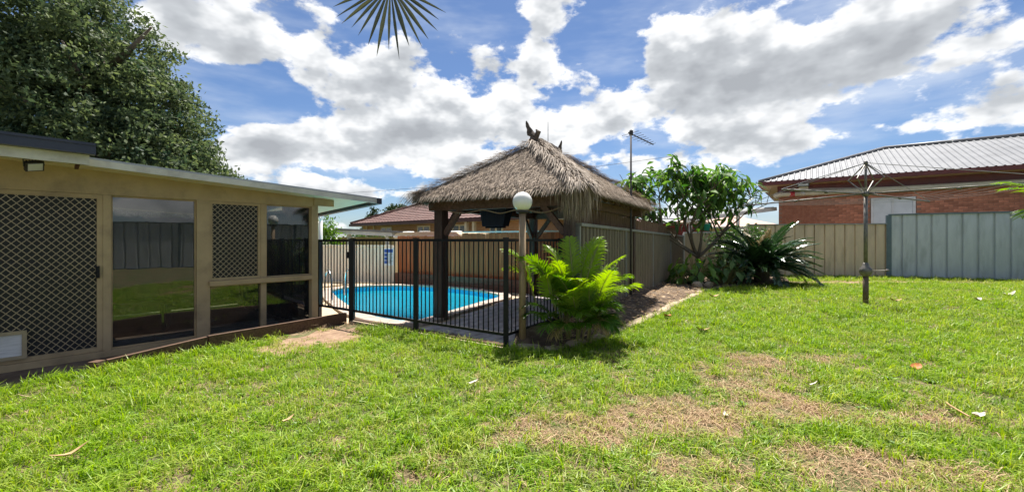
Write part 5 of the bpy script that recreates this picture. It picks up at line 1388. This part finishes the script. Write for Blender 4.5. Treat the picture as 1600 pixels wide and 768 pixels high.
# fan palm leaf hanging into the top of the picture; the palm itself stands beside the photographer
FP = empty('fan_palm', (-2.3, -0.4, 0), 0, 'grey green fan palm leaf hanging into the top of the picture', 'palm')
b = MB(); b.tube([(0, 0, -0.1), (0.03, 0.02, 1.6), (0.0, 0.05, 3.3)], [0.16, 0.12, 0.11], 12); b.build('trunk', 'bark', FP, True)
def fan(cen, axis, nrm, R_, n, spread):
    axis = axis.normalized(); side = axis.cross(nrm).normalized(); nrm = side.cross(axis).normalized()
    st = MB(); st.tube(spline([(0, 0, 3.25), tuple(Vector((0, 0, 3.25)).lerp(cen, 0.5) + Vector((0, 0, 0.35))), tuple(cen)], False, 6), 0.014, 6)
    lf = st.build('leaf_stalk', 'cane', FP, True)
    for k in range(n):
        a = -spread + 2 * spread * k / (n - 1) + random.uniform(-0.025, 0.025)
        d = axis * math.cos(a) + side * math.sin(a); L = R_ * (0.86 + 0.14 * math.cos(a)) * random.uniform(0.88, 1.06)
        mb = MB(); mb.cur = random.random(); w = R_ * 0.062 * random.uniform(0.7, 1.15); s = d.cross(nrm).normalized(); pts = []
        dr = random.uniform(0.0, 0.06)
        for (t, ww) in ((0.02, 0.12), (0.35, 0.75), (0.55, 1.0), (0.8, 0.6), (1.0, 0.03)):
            c = cen + d * L * t - Vector((0, 0, 1)) * dr * L * t * t; e_ = nrm * 0.3 * w * ww; pts += [c - s*w/2*ww + e_, c, c + s*w/2*ww + e_]
        mb.add(pts, [f for q in range(4) for f in ((3*q, 3*q+1, 3*q+4, 3*q+3), (3*q+1, 3*q+2, 3*q+5, 3*q+4))]); mb.build('leaf_segment', 'fan_leaf', lf)
fan(Vector((1.47 - 0.02, 3.35 - 0.0, 3.04)), Vector((0.04, 0.05, -1.0)), Vector((0, -1, 0.15)), 0.47, 18, 1.5)
fan(Vector((-0.9, -1.2, 3.3)), Vector((-0.6, -0.8, -0.4)), Vector((0.2, 0.3, 1)), 0.6, 26, 2.1)
fan(Vector((0.7, -1.4, 3.6)), Vector((0.4, -0.8, -0.1)), Vector((0.0, 0.3, 1)), 0.6, 26, 2.1)
fan(Vector((-1.3, 0.6, 3.5)), Vector((-0.9, 0.3, -0.2)), Vector((0.3, 0.0, 1)), 0.6, 26, 2.1)
# shrub reaching in at the right edge
RP = empty('feathery_palm', (6.72, 5.0, 0), 0, 'feathery green palm frond reaching in at the right edge', 'palm')
b = MB(); b.tube([(0, 0, -0.05), (0.02, 0, 0.8), (0, 0, 1.62)], [0.07, 0.055, 0.045], 10); b.build('trunk', 'bark', RP, True)
for k, (az, el, L) in enumerate(((R(172), 0.62, 0.85), (R(185), 0.2, 0.8), (R(100), 0.8, 0.9), (R(30), 0.7, 1.0), (R(-40), 0.8, 1.0), (R(-100), 0.9, 0.95))):
    lm, rm = frond(L, 22, 0.26, 0.022, 0.9, el, 0.1, 0.8, vee=0.3, droop=0.3)
    put_frond(RP, lm.mesh('frond', 'palm_leaf'), rm.mesh('rachis', 'cane'), (0, 0, 1.58), az, 0.0, None, None)

# ------------------------------------------------------------------ grass
random.seed(77)
SRC = bpy.data.collections.new('grass_sources')       # not linked to the scene: only instanced
def tuft(name, n, rad, hlo, hhi, w, m, lay=0.35, vlo=0.0, vhi=1.0):
    mb = MB()
    for _ in range(n):
        a = random.uniform(0, 6.28); r = rad * math.sqrt(random.random()); p = Vector((r * math.cos(a), r * math.sin(a), -0.008))
        h = random.uniform(hlo, hhi); az = random.uniform(0, 6.28); ln = random.uniform(0.05, lay) ; d = Vector((math.cos(az), math.sin(az), 0))
        s = Vector((-d.y, d.x, 0)) * w * random.uniform(0.6, 1.2) / 2
        mb.cur = random.uniform(vlo, vhi) ** 1.2
        p1 = p + d * h * ln * 0.45 + Vector((0, 0, h * 0.55)); p2 = p + d * h * (ln * 1.3 + 0.12) + Vector((0, 0, h * (0.95 - 0.45 * ln)))
        mb.add([p - s, p + s, p1 + s * 0.85, p1 - s * 0.85, p2], [(0, 1, 2, 3), (3, 2, 4)])
    me = mb.mesh(name, m); o = bpy.data.objects.new(name, me); SRC.objects.link(o); return o
for k in range(4): tuft('a_turf_%d' % k, 24, 0.075, 0.028, 0.070, 0.0068, 'grass_blade', 1.2)
for k in range(3): tuft('b_tall_%d' % k, 22, 0.075, 0.06, 0.135, 0.0072, 'grass_blade', 0.95, 0.15, 1.0)
for k in range(3): tuft('c_straw_%d' % k, 22, 0.085, 0.018, 0.065, 0.0048, 'straw', 2.6)
for k in range(3): tuft('d_pale_%d' % k, 12, 0.09, 0.06, 0.16, 0.0062, 'grass_blade', 1.6, 0.8, 1.0)
for k in range(2):
    mb = MB()
    for q in range(10):
        a = q * 0.63 + random.uniform(-0.2, 0.2); mb.cur = random.uniform(0.0, 0.5); L = random.uniform(0.03, 0.06)
        leaflet(mb, Vector((0, 0, 0.012)), Vector((math.cos(a), math.sin(a), random.uniform(0.15, 0.7))), Vector((0, 0, 1)), L, 0.020, 0.3, mb.cur)
    o = bpy.data.objects.new('e_weed_%d' % k, mb.mesh('e_weed', 'grass_blade')); SRC.objects.link(o)
# bare and dry patches of the lawn (u, v, half width, half height in the photograph, strength), laid out as ground ellipses
DRY = [(900, 672, 100, 30, 1.0), (1040, 648, 120, 30, 1.0), (1165, 600, 60, 34, 1.0), (1190, 572, 70, 20, .85), (1330, 735, 95, 40, 1.0), (1230, 640, 60, 22, .8), (1340, 650, 80, 16, .55), (650, 722, 60, 18, .55), (480, 622, 60, 22, .2), (1500, 740, 60, 20, .4),
       (1270, 560, 40, 8, .7), (1330, 558, 26, 6, .7), (620, 600, 70, 16, .25), (980, 560, 60, 10, .35), (820, 600, 40, 9, .3), (1090, 735, 90, 25, .5), (1400, 470, 40, 5, .5), (900, 735, 60, 18, .45), (1450, 660, 70, 18, .5), (770, 690, 30, 12, .6)]
DIRT = [(500, 526, 60, 13, .85), (440, 545, 35, 9, .6), (540, 512, 30, 8, .8)]
def patch(xs, ys, lst):
    out = np.zeros_like(xs)
    for (u, v, ru, rv, s) in lst:
        c = px(u, v); rx = ru / F * c.y; ry = abs(px(u, v - rv).y - px(u, v + rv).y) / 2
        d = ((xs - c.x) / rx) ** 2 + ((ys - c.y) / ry) ** 2
        out = np.maximum(out, s * np.clip(1.45 - d, 0, 1))
    return out
def vnoise(xs, ys, sc, seed):
    g = np.random.default_rng(seed).random((64, 64)); x = xs * sc + 31.7; y = ys * sc + 17.3
    i = np.floor(x).astype(int); j = np.floor(y).astype(int); fx = x - i; fy = y - j; fx = fx*fx*(3-2*fx); fy = fy*fy*(3-2*fy)
    G = lambda a, b: g[a % 64, b % 64]
    return (G(i, j)*(1-fx)+G(i+1, j)*fx)*(1-fy) + (G(i, j+1)*(1-fx)+G(i+1, j+1)*fx)*fy
P_, ROT, SCL, IDX, TINT = [], [], [], [], []
def scatter(y0, y1, dens, sc, wide):
    A = (y1 - y0) * 2 * wide; n = int(A * dens)
    xs = rng.uniform(-wide, wide, n); ys = rng.uniform(y0, y1, n)
    k = inside(LAWN, xs, ys) & (np.abs(xs) < 1.55 * ys + 1.2); xs, ys = xs[k], ys[k]
    n2 = vnoise(xs, ys, 3.2, 1); n3 = vnoise(xs, ys, 8.5, 2); n1 = vnoise(xs, ys, 0.9, 3); n4 = vnoise(xs, ys, 20.0, 4)
    dry = patch(xs, ys, DRY); dirt = patch(xs, ys, DIRT)
    strip = np.clip(1 - np.abs(ys - (12.65 - 0.02 * xs)) / 0.42, 0, 1) * (xs > 7.2) * (xs < 14.0)
    rightdry = np.clip((xs - 0.2) / 2, 0, 1) * np.clip((4.8 - ys) / 2, 0, 1) * 0.25
    bare = dry * 1.1 + dirt * 1.6 + strip * 1.4 + rightdry + (n2 - 0.5) * (0.40 + 0.5 * dry) + (n3 - 0.5) * (0.42 + 0.9 * dry) + (n4 - 0.5) * (0.4 + 0.7 * dry) - 0.08
    prob = np.clip(1.12 - bare * 0.95, 0.16 * (dirt < 0.3) * (strip < 0.4), 1)
    r = rng.random(len(xs))
    # distance to the fence line and edging: uncut taller grass there
    edge = np.full(len(xs), 9.0)
    for (p, q) in ((A_, B_), (B_, C_), (Vector((-3.95, 4.14)), Vector((-3.5, 4.86))), (Vector((-4.75, 2.4)), Vector((-3.95, 4.14))), (Vector((8.2, 14.6)), Vector((12.6, 14.1))), (Vector((12.6, 14.1)), Vector((16.0, 12.7)))):
        d = q - p; L2 = d.length_squared; t = np.clip(((xs - p.x) * d.x + (ys - p.y) * d.y) / L2, 0, 1)
        edge = np.minimum(edge, np.hypot(xs - p.x - d.x * t, ys - p.y - d.y * t))
    tallp = np.clip(0.75 - edge / 0.75, 0, 0.75) + np.clip(n1 - 0.45, 0, 1) * 0.55 + 0.08
    for i in range(len(xs)):
        g = r[i] < prob[i]
        dryish = bare[i] > 0.42
        if not g:
            if dryish and rng.random() < 0.9 and dirt[i] < 0.4 and strip[i] < 0.5:
                idx = 7 + rng.integers(3); tint = 0.0
            else: continue
        else:
            idx = (4 + rng.integers(3)) if rng.random() < tallp[i] and not dryish else rng.integers(4); tint = float(np.clip(0.14 * n2[i] + 0.6 * max(0.0, bare[i]) + rng.normal(0, 0.10) - 0.03, 0, 0.9))
            if rng.random() < 0.05 + 0.25 * (bare[i] > 0.25): idx = 7 + rng.integers(3); tint = 0.0
            elif rng.random() < 0.03: idx = 13 + rng.integers(2); tint = 0.0
            elif rng.random() < 0.13: idx = 10 + rng.integers(3); tint = min(0.9, tint + 0.3)
        P_.append((xs[i], ys[i], 0.0)); ROT.append((rng.normal(0, 0.12), rng.normal(0, 0.12), rng.uniform(0, 6.28)))
        SCL.append(sc * rng.uniform(0.7, 1.25)); IDX.append(int(idx)); TINT.append(tint)
scatter(0.9, 3.2, 420, 0.92, 6.2)
scatter(3.2, 6.0, 270, 1.0, 10.5)
scatter(6.0, 14.5, 140, 1.2, 17.0)
print('tufts', len(P_))
me = bpy.data.meshes.new('grass'); me.from_pydata(P_, [], [])
for nm, ty, arr, key in (('rot', 'FLOAT_VECTOR', ROT, 'vector'), ('scl', 'FLOAT', SCL, 'value'), ('idx', 'INT', IDX, 'value'), ('tint', 'FLOAT', TINT, 'value')):
    at_ = me.attributes.new(nm, ty, 'POINT'); at_.data.foreach_set(key, np.array(arr, dtype=(np.int32 if ty == 'INT' else np.float32)).ravel())
GR = link('grass', me); tag(GR, 'lawn grass, bright green with dry brown patches', 'grass', kind='stuff')
ng = bpy.data.node_groups.new('scatter_grass', 'GeometryNodeTree')
ng.interface.new_socket('Geometry', in_out='INPUT', socket_type='NodeSocketGeometry'); ng.interface.new_socket('Geometry', in_out='OUTPUT', socket_type='NodeSocketGeometry')
gi, go_ = ng.nodes.new('NodeGroupInput'), ng.nodes.new('NodeGroupOutput')
ci = ng.nodes.new('GeometryNodeCollectionInfo'); ci.inputs['Collection'].default_value = SRC; ci.inputs['Separate Children'].default_value = True; ci.inputs['Reset Children'].default_value = True
ip = ng.nodes.new('GeometryNodeInstanceOnPoints'); ip.inputs['Pick Instance'].default_value = True
def named(n_, ty):
    a = ng.nodes.new('GeometryNodeInputNamedAttribute'); a.data_type = ty; a.inputs['Name'].default_value = n_; return a.outputs['Attribute']
ng.links.new(gi.outputs[0], ip.inputs['Points']); ng.links.new(ci.outputs[0], ip.inputs['Instance'])
ng.links.new(named('idx', 'INT'), ip.inputs['Instance Index']); ng.links.new(named('scl', 'FLOAT'), ip.inputs['Scale'])
er = ng.nodes.new('FunctionNodeEulerToRotation'); ng.links.new(named('rot', 'FLOAT_VECTOR'), er.inputs[0]); ng.links.new(er.outputs[0], ip.inputs['Rotation'])
ng.links.new(ip.outputs[0], go_.inputs[0])
md = GR.modifiers.new('scatter', 'NODES'); md.node_group = ng
me.materials.append(MATS['grass_blade'])

# bare earth where the turf has worn away beside the sleeper
def earth(pts, z):
    P = spline([(x, y, 0) for x, y in pts], True, 9); mb = MB(); c = sum(P, Vector()) / len(P)
    Q = [p + (p - c) * random.uniform(-0.22, 0.16) for p in P]; n = len(Q)
    mb.add([(c.x, c.y, z + 0.012)] + [(q.x, q.y, z) for q in Q], [(0, 1 + i, 1 + (i+1) % n) for i in range(n)])
    return structure(mb.build('bare_earth', 'soil'))
w_ = lambda u, v: tuple(px(u, v))[:2]
earth([w_(395, 549), w_(440, 560), w_(490, 548), w_(545, 538), w_(580, 520), w_(555, 512), w_(520, 513), w_(455, 529)], 0.004)
earth([w_(1255, 440), w_(1300, 443), w_(1380, 446), w_(1460, 446), w_(1450, 440), w_(1380, 438), w_(1300, 437)], 0.004)
# dead leaves and twigs littering the garden bed
lit = MB()
for _ in range(1500):
    row = rows[random.randrange(8, len(rows))]; k = random.randrange(6); t = random.random()
    p = Vector(row[k]).lerp(Vector(row[k+1]), t) + Vector((random.gauss(0, 0.06), random.gauss(0, 0.06), random.uniform(0.012, 0.03)))
    a = random.uniform(0, 6.28); d = Vector((math.cos(a), math.sin(a), random.uniform(-0.25, 0.25))) * random.uniform(0.02, 0.055); s = Vector((-d.y, d.x, random.uniform(-0.02, 0.02))) * random.uniform(0.25, 0.6)
    lit.cur = random.random(); lit.add([p - d, p + s * 0.6 + Vector((0, 0, 0.006)), p + d, p - s * 0.6], [(0, 1, 2, 3)])
tag(lit.build('leaf_litter', 'straw'), 'dry leaf litter scattered over the garden bed', 'leaf litter', kind='stuff')

# ------------------------------------------------------------------ fallen leaves and bark
def fallen(u, v, L, w, m, rz, label, name='fallen_leaf', z=0.035, curl=0.25, cat='leaf'):
    mb = MB(); pts = []; n = 6
    for k in range(n + 1):
        t = k / n; ww = max(0.04, math.sin(math.pi * min(0.98, t * 0.92 + 0.06)) ** 0.7); zz = curl * L * (2*t - 1) ** 2 + random.uniform(-0.004, 0.004)
        pts += [(L*(t-0.5), -w/2*ww, zz + 0.35*w*ww*random.uniform(0.4, 1.1)), (L*(t-0.5), random.uniform(-0.004, 0.004), zz), (L*(t-0.5), w/2*ww, zz + 0.35*w*ww*random.uniform(0.4, 1.1))]
    mb.add(pts, [f for q in range(n) for f in ((3*q, 3*q+1, 3*q+4, 3*q+3), (3*q+1, 3*q+2, 3*q+5, 3*q+4))])
    p = px(u, v); o = mb.build(name, m, None, True, (p.x, p.y, z)); o.rotation_euler = (random.uniform(-0.25, 0.25), random.uniform(-0.2, 0.2), rz)
    return tag(o, label, cat, 'fallen leaves on the lawn')
fallen(1431, 581, 0.13, 0.085, 'dead_leaf_orange', 0.4, 'bright orange fallen leaf on the right of the lawn')
fallen(1098, 521, 0.20, 0.10, 'dead_leaf_tan', 0.1, 'large tan curled leaf on the grass below the stone edging')
fallen(1043, 498, 0.17, 0.10, 'dead_leaf_orange', 0.7, 'rusty curled leaf near the stone edging')
fallen(1265, 609, 0.13, 0.035, 'dead_leaf_pale', -0.1, 'narrow white leaf right of the dry patch', z=0.045)
fallen(740, 608, 0.10, 0.045, 'dead_leaf_pale', 0.5, 'pale crumpled leaf in the middle of the lawn', z=0.05)
fallen(1528, 660, 0.11, 0.05, 'dead_leaf_pale', 0.2, 'pale leaf beside the twig at lower right', z=0.045)
fallen(450, 668, 0.10, 0.035, 'dead_leaf_tan', 1.0, 'small tan leaf in the long grass at lower left', z=0.05)
fallen(112, 724, 0.16, 0.035, 'dead_leaf_tan', 0.9, 'long tan leaf in the lower left corner', z=0.055)
fallen(1134, 655, 0.07, 0.03, 'dead_leaf_pale', 1.4, 'tiny pale leaf on the dry patch', z=0.03)
fallen(1400, 473, 0.24, 0.09, 'dead_leaf_tan', 0.0, 'tan dead leaf beside the clothes line pole')
fallen(1577, 463, 0.28, 0.11, 'dead_leaf_pale', 0.0, 'pale dead leaf near the blue fence')
fallen(1527, 471, 0.20, 0.10, 'dead_leaf_pale', 0.3, 'pale leaf in front of the blue fence, left of another')
fallen(1115, 466, 0.26, 0.10, 'dead_leaf_tan', 0.2, 'brown leaf in the shade below the leafy tree')
p0, p1 = px(1478, 637), px(1516, 661)
b = MB(); b.tube(spline([(p0.x, p0.y, 0.05), tuple((p0 + p1) / 2 + Vector((-0.02, 0.03, 0.06))), (p1.x, p1.y, 0.045)], False, 6), [0.006] * 13, 6)
tag(b.build('twig', 'dead_leaf_tan', None, True), 'pale bent twig on the grass at lower right', 'twig')
for k, (x, y, s) in enumerate(((4.75, 10.85, 0.14), (5.15, 11.05, 0.12), (5.0, 11.2, 0.10))):
    mb = MB(); n = 8; vs = []
    for (z, r) in ((-0.3, 0.6), (0.15, 1.0), (0.6, 0.85), (0.95, 0.45)):
        for q in range(n): t = 2*math.pi*q/n; j = random.uniform(0.8, 1.15); vs.append((r*s*math.cos(t)*j, r*s*0.8*math.sin(t)*j, z*s*1.1))
    mb.add(vs, [(i*n+q, i*n+(q+1) % n, (i+1)*n+(q+1) % n, (i+1)*n+q) for i in range(3) for q in range(n)] + [tuple(3*n+q for q in range(n))])
    o = mb.build('rock', 'stone', None, False, (x, y, 0.05)); tag(o, ['largest pale rock under the broad leaved plant', 'pale rock right of the largest one under the plant', 'smallest rock at the back under the plant'][k], 'rock', 'rocks in the corner bed')
